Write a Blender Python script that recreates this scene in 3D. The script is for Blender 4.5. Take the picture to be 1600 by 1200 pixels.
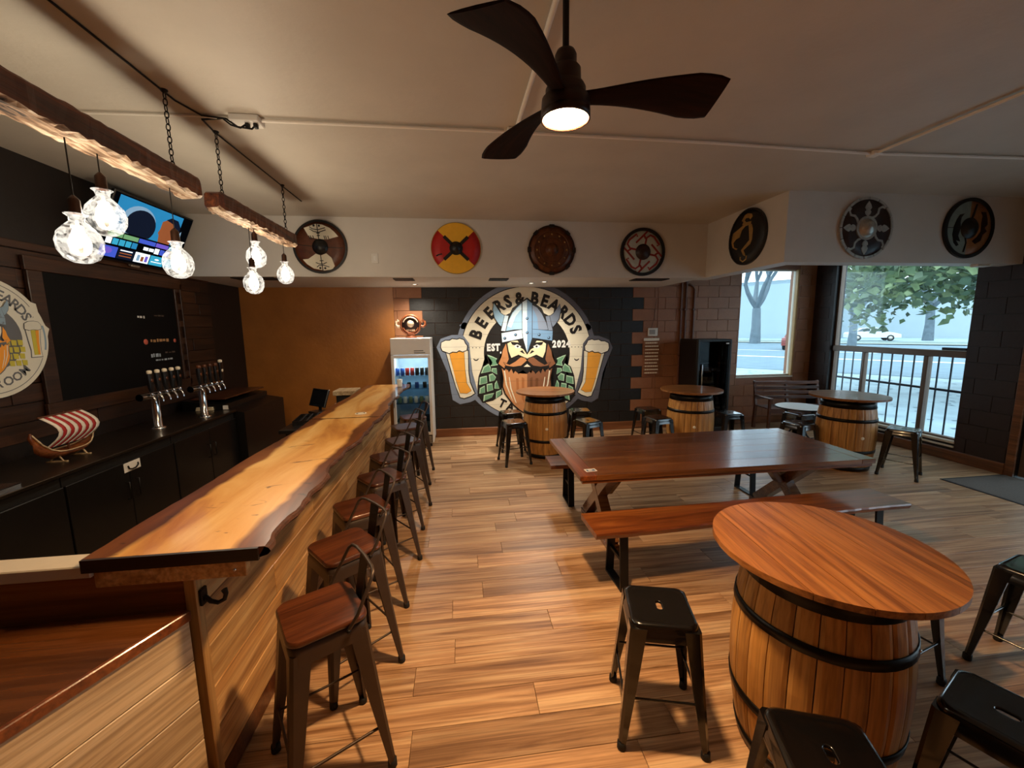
import bpy, bmesh, math, random
from mathutils import Vector, Matrix
for o in list(bpy.data.objects): bpy.data.objects.remove(o)
S = bpy.context.scene
COL = S.collection
PI = math.pi
R = math.radians
random.seed(4)

# ------------------------------------------------------------------ camera
cam_d = bpy.data.cameras.new('camera'); cam = bpy.data.objects.new('camera', cam_d); COL.objects.link(cam)
cam_d.sensor_fit = 'HORIZONTAL'; cam_d.sensor_width = 36; cam_d.lens = 36 * 640 / 1600; cam_d.clip_start = .02; cam_d.clip_end = 400
def cam_matrix(yaw, pitch, roll, h):
    f = Vector((math.sin(yaw) * math.cos(pitch), math.cos(yaw) * math.cos(pitch), -math.sin(pitch)))
    r = Vector((math.cos(yaw), -math.sin(yaw), 0)); u = r.cross(f)
    c, s = math.cos(roll), math.sin(roll)
    r2 = c * r + s * u; u2 = -s * r + c * u
    return Matrix(((r2.x, u2.x, -f.x, 0), (r2.y, u2.y, -f.y, 0), (r2.z, u2.z, -f.z, h), (0, 0, 0, 1)))
cam.matrix_world = cam_matrix(R(7.125), R(7.935), R(-.707), 1.85)
S.camera = cam
# ------------------------------------------------------------------ sky and exposure
w = bpy.data.worlds.new('overcast_sky'); S.world = w; w.use_nodes = True
bg = w.node_tree.nodes['Background']; bg.inputs[0].default_value = (.80, .93, 1, 1); bg.inputs[1].default_value = 2.4
S.view_settings.view_transform = 'Standard'; S.view_settings.look = 'None'; S.view_settings.gamma = 1
S.view_settings.use_curve_mapping = False; S.view_settings.exposure = 0.75
BULB_W, FAN_E, CAN_W = 8.2, 740.0, 62.0

# ------------------------------------------------------------------ helpers
def C(h, a=1):
    h = h.lstrip('#'); v = [int(h[i:i + 2], 16) / 255 for i in (0, 2, 4)]
    return tuple((x / 12.92 if x <= .04045 else ((x + .055) / 1.055) ** 2.4) for x in v) + (a,)
def tag(o, label=None, cat=None, group=None, kind=None):
    if label: o['label'] = label
    if cat: o['category'] = cat
    if group: o['group'] = group
    if kind: o['kind'] = kind
    return o
def empty(name, loc=(0, 0, 0), rz=0, label=None, cat=None, group=None):
    o = bpy.data.objects.new(name, None); COL.objects.link(o); o.location = loc; o.rotation_euler = (0, 0, rz)
    o.empty_display_size = .05
    return tag(o, label, cat, group)
def copy_tree(o, parent=None):
    c = o.copy(); COL.objects.link(c)
    if parent: c.parent = parent
    for ch in o.children: copy_tree(ch, c)
    return c

class MB:
    """collects polygons; build() links them as one mesh object"""
    def __init__(s): s.v = []; s.f = []; s.sm = []
    def add(s, vs, fs, smooth=False):
        n = len(s.v); s.v += [tuple(p) for p in vs]; s.f += [tuple(i + n for i in f) for f in fs]; s.sm += [smooth] * len(fs)
        return s
    def box(s, x0, x1, y0, y1, z0, z1, ch=0, M=None):
        if ch <= 0:
            vs = [(x, y, z) for z in (z0, z1) for y in (y0, y1) for x in (x0, x1)]
            fs = [(0, 2, 3, 1), (4, 5, 7, 6), (0, 1, 5, 4), (2, 6, 7, 3), (0, 4, 6, 2), (1, 3, 7, 5)]
        else:
            bm = bmesh.new(); bmesh.ops.create_cube(bm, size=1)
            for q in bm.verts: q.co = ((x0 + x1) / 2 + q.co.x * (x1 - x0), (y0 + y1) / 2 + q.co.y * (y1 - y0), (z0 + z1) / 2 + q.co.z * (z1 - z0))
            c = min(ch, .45 * min(abs(x1 - x0), abs(y1 - y0), abs(z1 - z0)))
            bmesh.ops.bevel(bm, geom=list(bm.edges), offset=c, segments=1, affect='EDGES')
            bm.verts.index_update(); vs = [q.co.copy() for q in bm.verts]; fs = [[q.index for q in f.verts] for f in bm.faces]; bm.free()
        if M: vs = [M @ Vector(p) for p in vs]
        return s.add(vs, fs)
    def loft(s, loops, cap=True, smooth=True, closed=True):
        n = len(loops[0]); vs = [p for l in loops for p in l]; fs = []
        for k in range(len(loops) - 1):
            for i in range(n if closed else n - 1):
                j = (i + 1) % n; fs.append((k * n + i, k * n + j, (k + 1) * n + j, (k + 1) * n + i))
        s.add(vs, fs, smooth)
        if cap:
            s.add(loops[0], [tuple(range(n))[::-1]]); s.add(loops[-1], [tuple(range(n))])
        return s
    def tube(s, pts, r, seg=8, cap=True, closed=False):
        pts = [Vector(p) for p in pts]; n = len(pts); loops = []; rs = r if isinstance(r, (list, tuple)) else [r] * n; prev = None
        for i, p in enumerate(pts):
            if closed: t = pts[(i + 1) % n] - pts[i - 1]
            else: t = pts[min(i + 1, n - 1)] - pts[max(i - 1, 0)]
            t.normalize()
            a = prev if prev is not None else (Vector((0, 0, 1)) if abs(t.z) < .9 else Vector((1, 0, 0)))
            u = (a - t * a.dot(t)).normalized(); prev = u; b = t.cross(u)
            loops.append([p + rs[i] * (math.cos(2 * PI * k / seg) * u + math.sin(2 * PI * k / seg) * b) for k in range(seg)])
        if closed: loops.append(loops[0]); cap = False
        return s.loft(loops, cap)
    def lathe(s, prof, seg=24, c=(0, 0, 0), cap=True, axis='z'):
        L = []
        for r, z in prof:
            l = []
            for k in range(seg):
                a = 2 * PI * k / seg; x, y = r * math.cos(a), r * math.sin(a)
                l.append((c[0] + x, c[1] + y, c[2] + z) if axis == 'z' else ((c[0] + x, c[1] - z, c[2] + y) if axis == 'y' else (c[0] + z, c[1] + x, c[2] + y)))
            L.append(l)
        return s.loft(L, cap)
    def prism(s, poly, z0, z1, M=None):
        n = len(poly); vs = [(x, y, z0) for x, y in poly] + [(x, y, z1) for x, y in poly]
        if M: vs = [M @ Vector(p) for p in vs]
        fs = [tuple(range(n))[::-1], tuple(range(n, 2 * n))] + [(i, (i + 1) % n, n + (i + 1) % n, n + i) for i in range(n)]
        return s.add(vs, fs)
    def mesh(s, name, fix=True):
        me = bpy.data.meshes.new(name); me.from_pydata(s.v, [], s.f); me.polygons.foreach_set('use_smooth', s.sm); me.validate()
        if fix:
            bm = bmesh.new(); bm.from_mesh(me); bmesh.ops.recalc_face_normals(bm, faces=bm.faces); bm.to_mesh(me); bm.free()
        me.update(); return me
    def build(s, name, m, parent=None, loc=(0, 0, 0), rot=None, fix=True):
        return link(name, s.mesh(name, fix), m, parent, loc, rot)
def link(name, me, m, parent=None, loc=(0, 0, 0), rot=None):
    o = bpy.data.objects.new(name, me)
    if m and not me.materials: me.materials.append(m)
    COL.objects.link(o); o.parent = parent; o.location = loc
    if rot: o.rotation_euler = rot
    return o
def rsq(h, r, z, n=8, hy=None):
    """rounded rectangle loop, 4n points"""
    hy = hy or h; P = []
    for k, (sx, sy) in enumerate(((1, 1), (-1, 1), (-1, -1), (1, -1))):
        for i in range(n):
            a = PI / 2 * (k + i / (n - 1)); P.append((sx * (h - r) + r * math.cos(a), sy * (hy - r) + r * math.sin(a), z))
    return P
def chars(text, size, bold=0.0):
    """text as flat triangles in the xy plane, centred"""
    cu = bpy.data.curves.new('t', 'FONT'); cu.body = text; cu.size = size; cu.align_x = 'CENTER'; cu.align_y = 'CENTER'; cu.offset = bold; cu.resolution_u = 2
    o = bpy.data.objects.new('t', cu); COL.objects.link(o); dg = bpy.context.evaluated_depsgraph_get()
    me = bpy.data.meshes.new_from_object(o.evaluated_get(dg)); vs = [v.co.copy() for v in me.vertices]; fs = [tuple(p.vertices) for p in me.polygons]
    bpy.data.objects.remove(o); bpy.data.curves.remove(cu); bpy.data.meshes.remove(me)
    return vs, fs

# ------------------------------------------------------------------ materials
def newmat(name):
    m = bpy.data.materials.new(name); m.use_nodes = True; nt = m.node_tree
    return m, nt, nt.nodes['Principled BSDF']
def N(nt, t, **k):
    n = nt.nodes.new(t)
    for a, b in k.items(): setattr(n, a, b)
    return n
def ramp(nt, fac, stops):
    r = N(nt, 'ShaderNodeValToRGB'); el = r.color_ramp.elements
    while len(el) < len(stops): el.new(.5)
    for e, (p, c) in zip(el, stops): e.position = p; e.color = C(c) if isinstance(c, str) else c
    nt.links.new(fac, r.inputs[0]); return r.outputs[0]
def coords(nt, scale, rnd=True, src='Object'):
    tc = N(nt, 'ShaderNodeTexCoord'); mp = N(nt, 'ShaderNodeMapping'); mp.inputs['Scale'].default_value = scale
    if rnd:
        oi = N(nt, 'ShaderNodeObjectInfo'); ml = N(nt, 'ShaderNodeMath', operation='MULTIPLY'); ml.inputs[1].default_value = 41.7
        ad = N(nt, 'ShaderNodeVectorMath', operation='ADD'); nt.links.new(oi.outputs['Random'], ml.inputs[0])
        nt.links.new(tc.outputs[src], mp.inputs[0]); nt.links.new(mp.outputs[0], ad.inputs[0]); nt.links.new(ml.outputs[0], ad.inputs[1]); return ad.outputs[0]
    nt.links.new(tc.outputs[src], mp.inputs[0]); return mp.outputs[0]
def noise(nt, vec, scale, detail=4, rough=.55, dist=0):
    n = N(nt, 'ShaderNodeTexNoise'); n.inputs['Scale'].default_value = scale; n.inputs['Detail'].default_value = detail; n.inputs['Roughness'].default_value = rough; n.inputs['Distortion'].default_value = dist
    nt.links.new(vec, n.inputs['Vector']); return n.outputs['Fac']
def bump(nt, b, h, strength, dist=.01):
    n = N(nt, 'ShaderNodeBump'); n.inputs['Strength'].default_value = strength; n.inputs['Distance'].default_value = dist
    nt.links.new(h, n.inputs['Height']); nt.links.new(n.outputs[0], b.inputs['Normal'])
def plain(name, col, rough=.5, metal=0, var=.12, sc=9, bmp=0, coat=0, spec=.5):
    m, nt, b = newmat(name); v = coords(nt, (1, 1, 1)); f = noise(nt, v, sc, 5)
    c = Vector(C(col)[:3]); lo = tuple(c * (1 - var)) + (1,); hi = tuple(min(1, x * (1 + var)) for x in c) + (1,)
    nt.links.new(ramp(nt, f, [(.3, lo), (.7, hi)]), b.inputs['Base Color'])
    b.inputs['Roughness'].default_value = rough; b.inputs['Metallic'].default_value = metal; b.inputs['Coat Weight'].default_value = coat; b.inputs['Coat Roughness'].default_value = .08
    b.inputs['Specular IOR Level'].default_value = spec
    if bmp: bump(nt, b, noise(nt, v, sc * 6, 6), bmp)
    return m
def wood(name, c1, c2, c3, axis=0, along=1.2, across=16, rough=.4, coat=0, bmp=.12, vary=.25, dist=.7, stops=(.3, .5, .72)):
    m, nt, b = newmat(name); sc = [across] * 3; sc[axis] = along
    v = coords(nt, tuple(sc)); f = noise(nt, v, 1.0, 7, .62, dist)
    col = ramp(nt, f, [(stops[0], c1), (stops[1], c2), (stops[2], c3)])
    sc2 = [across * 7] * 3; sc2[axis] = along * 2.0
    f2 = noise(nt, coords(nt, tuple(sc2)), 1.0, 3, .5, .2)
    mx = N(nt, 'ShaderNodeMix', data_type='RGBA', blend_type='MULTIPLY'); mx.inputs[0].default_value = .55
    nt.links.new(col, mx.inputs[6]); nt.links.new(ramp(nt, f2, [(.3, '#8a7a70'), (.6, '#ffffff')]), mx.inputs[7])
    oi = N(nt, 'ShaderNodeObjectInfo'); mr = N(nt, 'ShaderNodeMapRange'); mr.inputs[3].default_value = 1 - vary; mr.inputs[4].default_value = 1 + vary
    hs = N(nt, 'ShaderNodeHueSaturation'); nt.links.new(oi.outputs['Random'], mr.inputs[0]); nt.links.new(mr.outputs[0], hs.inputs['Value']); nt.links.new(mx.outputs[2], hs.inputs['Color'])
    nt.links.new(hs.outputs[0], b.inputs['Base Color']); b.inputs['Roughness'].default_value = rough
    b.inputs['Coat Weight'].default_value = coat; b.inputs['Coat Roughness'].default_value = .12
    if bmp: bump(nt, b, f2, bmp, .004)
    return m
def emis(name, col, st):
    m, nt, b = newmat(name); nt.nodes.remove(b); e = N(nt, 'ShaderNodeEmission'); e.inputs[0].default_value = C(col); e.inputs[1].default_value = st
    v = coords(nt, (1, 1, 1)); f = noise(nt, v, 6, 3)
    c = Vector(C(col)[:3]); nt.links.new(ramp(nt, f, [(.2, tuple(c * .9) + (1,)), (.8, tuple(c) + (1,))]), e.inputs[0])
    nt.links.new(e.outputs[0], nt.nodes['Material Output'].inputs[0]); return m
def pane(name, tint='#f4fbff', gloss=.10):
    m, nt, b = newmat(name); nt.nodes.remove(b)
    t = N(nt, 'ShaderNodeBsdfTransparent'); t.inputs[0].default_value = C(tint); g = N(nt, 'ShaderNodeBsdfGlossy'); g.inputs['Roughness'].default_value = .02
    mx = N(nt, 'ShaderNodeMixShader'); lw = N(nt, 'ShaderNodeFresnel'); lw.inputs[0].default_value = 1.3; ml = N(nt, 'ShaderNodeMath', operation='MULTIPLY'); ml.inputs[1].default_value = gloss * 6
    nt.links.new(lw.outputs[0], ml.inputs[0]); nt.links.new(ml.outputs[0], mx.inputs[0]); nt.links.new(t.outputs[0], mx.inputs[1]); nt.links.new(g.outputs[0], mx.inputs[2])
    nt.links.new(mx.outputs[0], nt.nodes['Material Output'].inputs[0]); return m

M = {}
M['ceiling'] = plain('ceiling_plaster', '#c4bcae', .55, var=.05, sc=2.5, bmp=.25)
M['soffit'] = plain('soffit_paint', '#d2ccc2', .6, var=.03, sc=4, bmp=.06)
M['brown_wall'] = plain('brown_wall_paint', '#a3662b', .38, var=.12, sc=3, bmp=.25)
M['brown_block'] = plain('brown_block_paint', '#93603e', .5, var=.10, sc=7, bmp=.35)
M['brown_joint'] = plain('brown_joint', '#85563a', .6, var=.1)
M['black_block'] = plain('black_block_paint', '#191715', .5, var=.2, sc=7, bmp=.35)
M['dark_wall'] = plain('dark_brown_paint', '#140a06', .5, var=.15, sc=3, bmp=.2)
M['dark_block'] = plain('dark_brown_block', '#29150b', .5, var=.12, sc=5, bmp=.3)
M['floor_base'] = plain('floor_underlay', '#3a2417', .7)
M['plank'] = wood('floor_plank', '#86603f', '#b89069', '#ccab84', 0, .9, 15, .40, .0, .1, .23, .9, (.34, .5, .64))
M['baseboard'] = wood('baseboard_wood', '#6b3c1e', '#8a5530', '#a56b3f', 0, 1, 14, .4, .1)
M['slab'] = None
M['bar_board'] = wood('bar_board_wood', '#8d5f35', '#c0935d', '#dcb983', 1, .8, 9, .38, .15, .15, .22, 1.2)
M['pale_board'] = wood('pale_board_wood', '#9c7f5c', '#c7ad86', '#dcc7a3', 1, .8, 9, .42, .1, .15, .15, 1.2)
M['dark_wood'] = wood('dark_wood', '#3a1d0e', '#5b3018', '#74431f', 0, 1, 12, .35, .2)
M['wall_board'] = wood('wall_board_wood', '#241308', '#3a2010', '#4e2f18', 1, .9, 10, .5, .05, .2, .35)
M['beam'] = wood('rough_beam_wood', '#2e150b', '#5f2d14', '#8f4d22', 1, 1.2, 14, .5, .1, .5, .1, 1.5)
M['table_wood'] = wood('table_wood', '#4e2a10', '#6f411d', '#88562a', 0, .8, 10, .26, .8, .06, .1)
M['bench_wood'] = wood('bench_wood', '#4c210d', '#7d421d', '#a0602d', 0, 1.0, 11, .3, .35, .12, .08, 1.3)
M['top_wood'] = wood('barrel_top_wood', '#5e3316', '#8f5a2c', '#aa7440', 1, 1.0, 12, .36, .25, .15, .1, 1.3)
M['seat_wood'] = wood('seat_wood', '#30140a', '#532a15', '#6b3a1d', 0, 1.4, 18, .36, .3, .08, .12, 1.0)
M['stave'] = wood('barrel_stave_wood', '#95622c', '#bd8643', '#d49f5a', 2, .9, 9, .42, .15, .08, .08)
M['fan_wood'] = wood('fan_blade_wood', '#120704', '#200e07', '#30170c', 0, 1.2, 16, .75, 0, .05, .05)
M['black_metal'] = plain('black_gloss_metal', '#0b0a0a', .22, .0, .2, 5, coat=.6)
M['gun_metal'] = plain('gunmetal', '#4a3e35', .42, .6, .12, 6)
M['iron'] = plain('black_iron', '#141211', .45, .5, .2, 12)
M['hoop'] = plain('hoop_iron', '#15120f', .38, .6, .2, 8)
M['chrome'] = plain('chrome', '#d9d9da', .12, 1, .03, 4)
M['steel'] = plain('brushed_steel', '#54493f', .3, .9, .1, 4)
M['silver'] = plain('worn_silver', '#b9b1a6', .4, .7, .2, 30)
M['black'] = plain('matte_black', '#0d0b0a', .6, 0, .2)
M['black_plastic'] = plain('black_plastic', '#100f0f', .35, 0, .2)
M['white'] = plain('white_enamel', '#e6e5e1', .3, 0, .02)
M['white_plastic'] = plain('white_plastic', '#dedad2', .45, 0, .03)
M['pvc'] = plain('pvc_conduit', '#ece6da', .5, 0, .03)
M['cream'] = plain('cream_paint', '#ece3c8', .5, 0, .03)
M['window_frame'] = plain('window_frame_metal', '#6d5a4c', .4, .3, .05)
M['sill'] = plain('light_sill', '#c9bda9', .45, 0, .05)
M['jamb'] = plain('ochre_jamb', '#b58a4a', .5, 0, .08)
M['glass'] = pane('window_glass')
M['door_glass'] = pane('fridge_glass', '#e6eef0', .08)
M['rubber'] = plain('black_rubber', '#0a0a0a', .7)
M['mat'] = plain('doormat_fibre', '#5c544d', .95, 0, .15, 60, .4)
M['pipe_brown'] = plain('pipe_brown_paint', '#5b321c', .4, 0, .1)
M['cork'] = plain('pale_cork', '#e6d8bd', .7, 0, .06)

# ------------------------------------------------------------------ live-edge slab material: pale core, dark edges along the board
def slab_mat():
    m, nt, b = newmat('live_edge_slab_wood'); v = coords(nt, (3.2, .55, 3.2)); n1 = noise(nt, v, 1.2, 7, .6, 1.4)
    tc = N(nt, 'ShaderNodeTexCoord'); sx = N(nt, 'ShaderNodeSeparateXYZ'); nt.links.new(tc.outputs['Object'], sx.inputs[0])
    n2 = noise(nt, coords(nt, (1.0, 1.3, 1.0)), 1.6, 3)
    a = N(nt, 'ShaderNodeMath', operation='MULTIPLY_ADD'); nt.links.new(n2, a.inputs[0]); a.inputs[1].default_value = .16; nt.links.new(sx.outputs[0], a.inputs[2])
    sb = N(nt, 'ShaderNodeMath', operation='SUBTRACT'); nt.links.new(a.outputs[0], sb.inputs[0]); sb.inputs[1].default_value = .06
    ab = N(nt, 'ShaderNodeMath', operation='ABSOLUTE'); nt.links.new(sb.outputs[0], ab.inputs[0])
    core = ramp(nt, n1, [(.3, '#a8672a'), (.46, '#d49d52'), (.66, '#e6bd78')])
    edge = ramp(nt, n1, [(.3, '#3a1c0a'), (.55, '#6b3a16'), (.75, '#8f5826')])
    mk = ramp(nt, ab.outputs[0], [(.185, (0, 0, 0, 1)), (.215, (1, 1, 1, 1))])
    mx = N(nt, 'ShaderNodeMix', data_type='RGBA'); nt.links.new(mk, mx.inputs[0]); nt.links.new(core, mx.inputs[6]); nt.links.new(edge, mx.inputs[7])
    # dark cracks and knots
    n3 = noise(nt, coords(nt, (2.2, 5.5, 2.2)), 1.4, 5, .6, 2.2)
    ck = ramp(nt, n3, [(.30, (.10, .045, .02, 1)), (.355, (1, 1, 1, 1))])
    m2 = N(nt, 'ShaderNodeMix', data_type='RGBA', blend_type='MULTIPLY'); m2.inputs[0].default_value = .85; nt.links.new(mx.outputs[2], m2.inputs[6]); nt.links.new(ck, m2.inputs[7])
    nt.links.new(m2.outputs[2], b.inputs['Base Color']); b.inputs['Roughness'].default_value = .3; b.inputs['Coat Weight'].default_value = .5; b.inputs['Coat Roughness'].default_value = .1
    bump(nt, b, n1, .05); return m
M['slab'] = slab_mat()
M['bark'] = plain('bark_edge', '#4a2713', .6, 0, .4, 30, .8)

# ================================================================== THE ROOM
XL, XR, YB, YF, CE, SO = -3.356, 6.505, 6.93, -2.2, 3.228, 2.503
Y1, Y2, X1 = 5.54, 4.115, 3.46
W1 = (5.03, 6.16, .885, 2.82)          # window in the back wall: x0 x1 z0 z1
W2 = (4.53, 6.52, .25, 2.88)           # window in the right wall: y0 y1 z0 z1
D1 = (2.95, 3.90, 0, 2.35)             # glazed door in the right wall
W3 = (-.6, 2.45, .35, 2.55)            # unseen storefront window, added along the right wall to let in daylight

def st(o): o['kind'] = 'structure'; return o
floor = st(MB().box(XL, XR, YF, YB, -.14, -.012).build('floor', M['floor_base']))
PW, PL = .18, 1.22
cache = {}
def plank_mesh(l):
    k = round(l, 3)
    if k not in cache: cache[k] = MB().box(0, l - .002, 0, PW - .002, -.012, 0, .0012).mesh('plank'); cache[k].materials.append(M['plank'])
    return cache[k]
row = 0; y = YB - PW; rest = MB()
while y > YF - PW:
    off = (row * .47 + .13 * (row % 3)) % PL; x = -1.02 - off
    while x < XR:
        x0, x1 = max(x, -1.0), min(x + PL, XR)
        if x1 - x0 > .02:
            if y > .85:
                link('plank', plank_mesh(x1 - x0), M['plank'], floor, (x0, y, 0))
            elif y > YF: rest.box(x0, x1 - .002, y, y + PW - .002, -.012, 0)
        x += PL
    y -= PW; row += 1
y = YF
while y < YB - .05:
    rest.box(XL, -2.2, y, min(y + PW, YB) - .002, -.012, 0); rest.box(-2.198, -1.002, y, min(y + PW, YB) - .002, -.012, 0); y += PW
tag(rest.build('floor_boards', M['plank'], floor), kind='stuff')

ceil = st(MB().box(XL - .2, XR + .2, YF - .2, YB + .2, CE, CE + .15).build('ceiling', M['ceiling']))
# back wall with the opening of window 1
wb = MB().box(XL - .2, W1[0], YB, YB + .2, -.14, CE).box(W1[1], XR + .2, YB, YB + .2, -.14, CE).box(W1[0], W1[1], YB, YB + .2, -.14, W1[2]).box(W1[0], W1[1], YB, YB + .2, W1[3], CE)
wall_back = st(wb.build('wall_back', M['brown_joint']))
wl = MB().box(XL - .2, XL, YF, YB, -.14, CE); wall_left = st(wl.build('wall_left', M['dark_wall']))
wr = MB().box(XR, XR + .2, YF, W3[0], -.14, CE).box(XR, XR + .2, W3[1], D1[0], -.14, CE).box(XR, XR + .2, D1[1], W2[0], -.14, CE).box(XR, XR + .2, W2[1], YB, -.14, CE)
for a in (W3, D1, W2):
    if a[2] > 0: wr.box(XR, XR + .2, a[0], a[1], -.14, a[2])
    wr.box(XR, XR + .2, a[0], a[1], a[3], CE)
wall_right = st(wr.build('wall_right', M['dark_wall']))
wall_front = st(MB().box(XL - .2, XR + .2, YF - .2, YF, -.14, CE).build('wall_front', M['brown_wall']))
# smooth plastered part of the back wall behind the bar
st(MB().box(XL, -1.05, YB - .014, YB, 0, SO).build('wall_plaster', M['brown_wall']))
# painted concrete blocks
bcache = {}
def block_mesh(w_, h_, m, key):
    k = (round(w_, 3), round(h_, 3), key)
    if k not in bcache:
        g, d, c = .0015, .011, .0025; a, b2 = w_ / 2 - g, h_ / 2 - g
        vs = [(-a, 0, -b2), (a, 0, -b2), (a, 0, b2), (-a, 0, b2), (-a + c, -d, -b2 + c), (a - c, -d, -b2 + c), (a - c, -d, b2 - c), (-a + c, -d, b2 - c)]
        bcache[k] = MB().add(vs, [(4, 5, 6, 7), (0, 1, 5, 4), (1, 2, 6, 5), (2, 3, 7, 6), (3, 0, 4, 7)]).mesh('block'); bcache[k].materials.append(m)
    return bcache[k]
def course(parent, u0, u1, z0, z1, holes, pick, place):
    bw, bh = .4, .2; r = 0; z = z0
    while z < z1 - .01:
        zt = min(z + bh, z1); u = -bw * 30 + (.2 if r % 2 else 0)
        while u < u1:
            segs = [(max(u, u0), min(u + bw, u1))]
            for h in holes:
                if zt > h[2] + .01 and z < h[3] - .01:
                    ns = []
                    for a, b in segs:
                        if b <= h[0] or a >= h[1]: ns.append((a, b))
                        else: ns += [(a, h[0]), (h[1], b)]
                    segs = [q for q in ns if q[1] - q[0] > .015]
            zz0, zz1 = z, zt
            for a, b in segs:
                if b - a > .02: place(parent, (a + b) / 2, (zz0 + zz1) / 2, b - a, zz1 - zz0, pick(u + bw / 2, r))
            u += bw
        z += bh; r += 1
def put_back(p, u, z, w_, h_, k): link('block', block_mesh(w_, h_, M[k], k), None, p, (u, YB, z))
pick_b = lambda u, r: 'black_block' if -.68 < u < 3.12 else 'brown_block'
course(wall_back, -1.05, X1, .13, SO, [], pick_b, put_back)
course(wall_back, X1, XR, .13, 2.93, [W1], lambda u, r: 'brown_block', put_back)
def put_right(p, u, z, w_, h_, k): link('block', block_mesh(w_, h_, M[k], k), None, p, (XR + .006, u, z), (0, 0, -PI / 2))
course(wall_right, 3.98, YB, .13, 2.93, [W2], lambda u, r: 'dark_block', put_right)

# soffit and bulkheads
st(MB().box(XL, X1, Y1, YB, SO, CE).build('wall_soffit_back', M['soffit']))
st(MB().box(X1, X1 + .22, Y2, Y1 + .3, SO, CE).build('wall_soffit_return', M['soffit']))
st(MB().box(X1 + .22, XR, Y2, Y2 + .22, SO, CE).build('wall_soffit_front', M['soffit']))
# baseboards
st(MB().box(-.45, 6.49, YB - .035, YB, 0, .14, .006).build('baseboard_back', M['baseboard']))
bw_ = wood('baseboard_wood_side', '#4a2a15', '#6b4022', '#835330', 1, 1, 14, .4, .1)
st(MB().box(XR - .035, XR, 3.98, YB - .04, 0, .14, .006).build('baseboard_right', bw_))

# vents and puck lights under the soffit
for i, (x, yv, a) in enumerate(((-2.55, 5.72, 'far left, behind the hanging bulbs'), (-.72, 5.78, 'left of the mural badge'), (.55, 5.76, 'above the letters on the left of the badge'), (2.72, 5.74, 'right of the mural badge'))):
    t = empty('ceiling_vent', (x, yv, SO), 0, 'black slotted vent under the white soffit, ' + a, 'vent', 'vents under the soffit')
    lw = .5 if i in (0, 3) else .26
    MB().box(-lw / 2, lw / 2, -.12, -.105, -.012, 0).box(-lw / 2, lw / 2, .105, .12, -.012, 0).box(-lw / 2, -lw / 2 + .015, -.105, .105, -.012, 0).box(lw / 2 - .015, lw / 2, -.105, .105, -.012, 0).build('frame', M['black'], t)
    for k in range(5): MB().box(-lw / 2 + .016, lw / 2 - .016, -.09 + k * .042, -.07 + k * .042, -.009, -.001).build('slat', M['black_plastic'], t)
lensm = emis('recessed_lens_glow', '#ffe6c4', 4)
# three small recessed lamps under the soffit
for x, yv, a in ((-.65, 6.42, 'above the fridge ornament'), (1.09, 6.24, 'left one of the pair above the mural'), (1.25, 6.05, 'right one of the pair above the mural')):
    t = empty('recessed_lamp', (x, yv, SO), 0, 'small round recessed lamp in the soffit, ' + a, 'lamp', 'recessed lamps in the soffit')
    MB().lathe([(.052, 0), (.052, -.006), (.036, -.008), (.034, 0)], 20).build('rim', M['chrome'], t)
    MB().lathe([(.0, -.004), (.034, -.004), (.034, -.001), (0, -.001)], 20, cap=False).build('lens', lensm, t)
    ld = bpy.data.lights.new('recessed_light', 'SPOT'); ld.energy = CAN_W; ld.spot_size = R(150); ld.spot_blend = .8; ld.color = (1, .90, .76); ld.shadow_soft_size = .035; lo = bpy.data.objects.new('recessed_light', ld); COL.objects.link(lo); lo.parent = t; lo.location = (0, 0, -.012)

# ---------------------------------------------------------------- windows and door
def frame_y(mb, x0, x1, z0, z1, y0, y1, t=.05):
    return mb.box(x0, x0 + t, y0, y1, z0, z1, .004).box(x1 - t, x1, y0, y1, z0, z1, .004).box(x0 + t, x1 - t, y0, y1, z0, z0 + t, .004).box(x0 + t, x1 - t, y0, y1, z1 - t, z1, .004)
def frame_x(mb, y0, y1, z0, z1, x0, x1, t=.05):
    return mb.box(x0, x1, y0, y0 + t, z0, z1, .004).box(x0, x1, y1 - t, y1, z0, z1, .004).box(x0, x1, y0 + t, y1 - t, z0, z0 + t, .004).box(x0, x1, y0 + t, y1 - t, z1 - t, z1, .004)
win1 = st(frame_y(MB(), W1[0], W1[1], W1[2], W1[3], YB + .05, YB + .11, .025).build('window_1', M['sill']))
MB().box(W1[0] + .02, W1[1] - .02, YB + .078, YB + .084, W1[2] + .02, W1[3] - .02).build('pane', M['glass'], win1)
MB().box(W1[1] - .03, W1[1], YB - .012, YB + .05, W1[2], W1[3], .003).build('jamb', M['jamb'], win1)
MB().box(W1[0] - .01, W1[1] + .01, YB - .02, YB + .05, W1[2] - .025, W1[2], .004).build('sill', M['sill'], win1)
win2 = st(frame_x(MB(), W2[0], W2[1], W2[2], W2[3], XR + .06, XR + .14, .035).build('window_2', M['window_frame']))
MB().box(XR + .04, XR + .15, W2[0] + .01, W2[1] - .01, 1.37, 1.46, .006).build('rail', M['window_frame'], win2)
MB().box(XR + .09, XR + .096, W2[0] + .02, W2[1] - .02, 1.46, W2[3] - .02).build('pane', M['glass'], win2)
for a, b in ((W2[0] + .03, 5.0), (5.06, 5.93), (5.97, W2[1] - .03)): MB().box(XR + .1, XR + .106, a, b, W2[2] + .03, 1.37).build('pane', M['glass'], win2)
MB().box(XR + .05, XR + .14, 5.0, 5.06, W2[2] + .03, 1.37, .006).build('mullion', M['window_frame'], win2)
MB().box(XR + .06, XR + .14, 5.93, 5.97, W2[2] + .03, 1.37, .006).build('mullion', M['window_frame'], win2)
MB().box(XR + .05, XR + .1, W2[0] + .04, W2[0] + .32, 1.465, 1.50, .004).build('latch', M['black'], win2)
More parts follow.
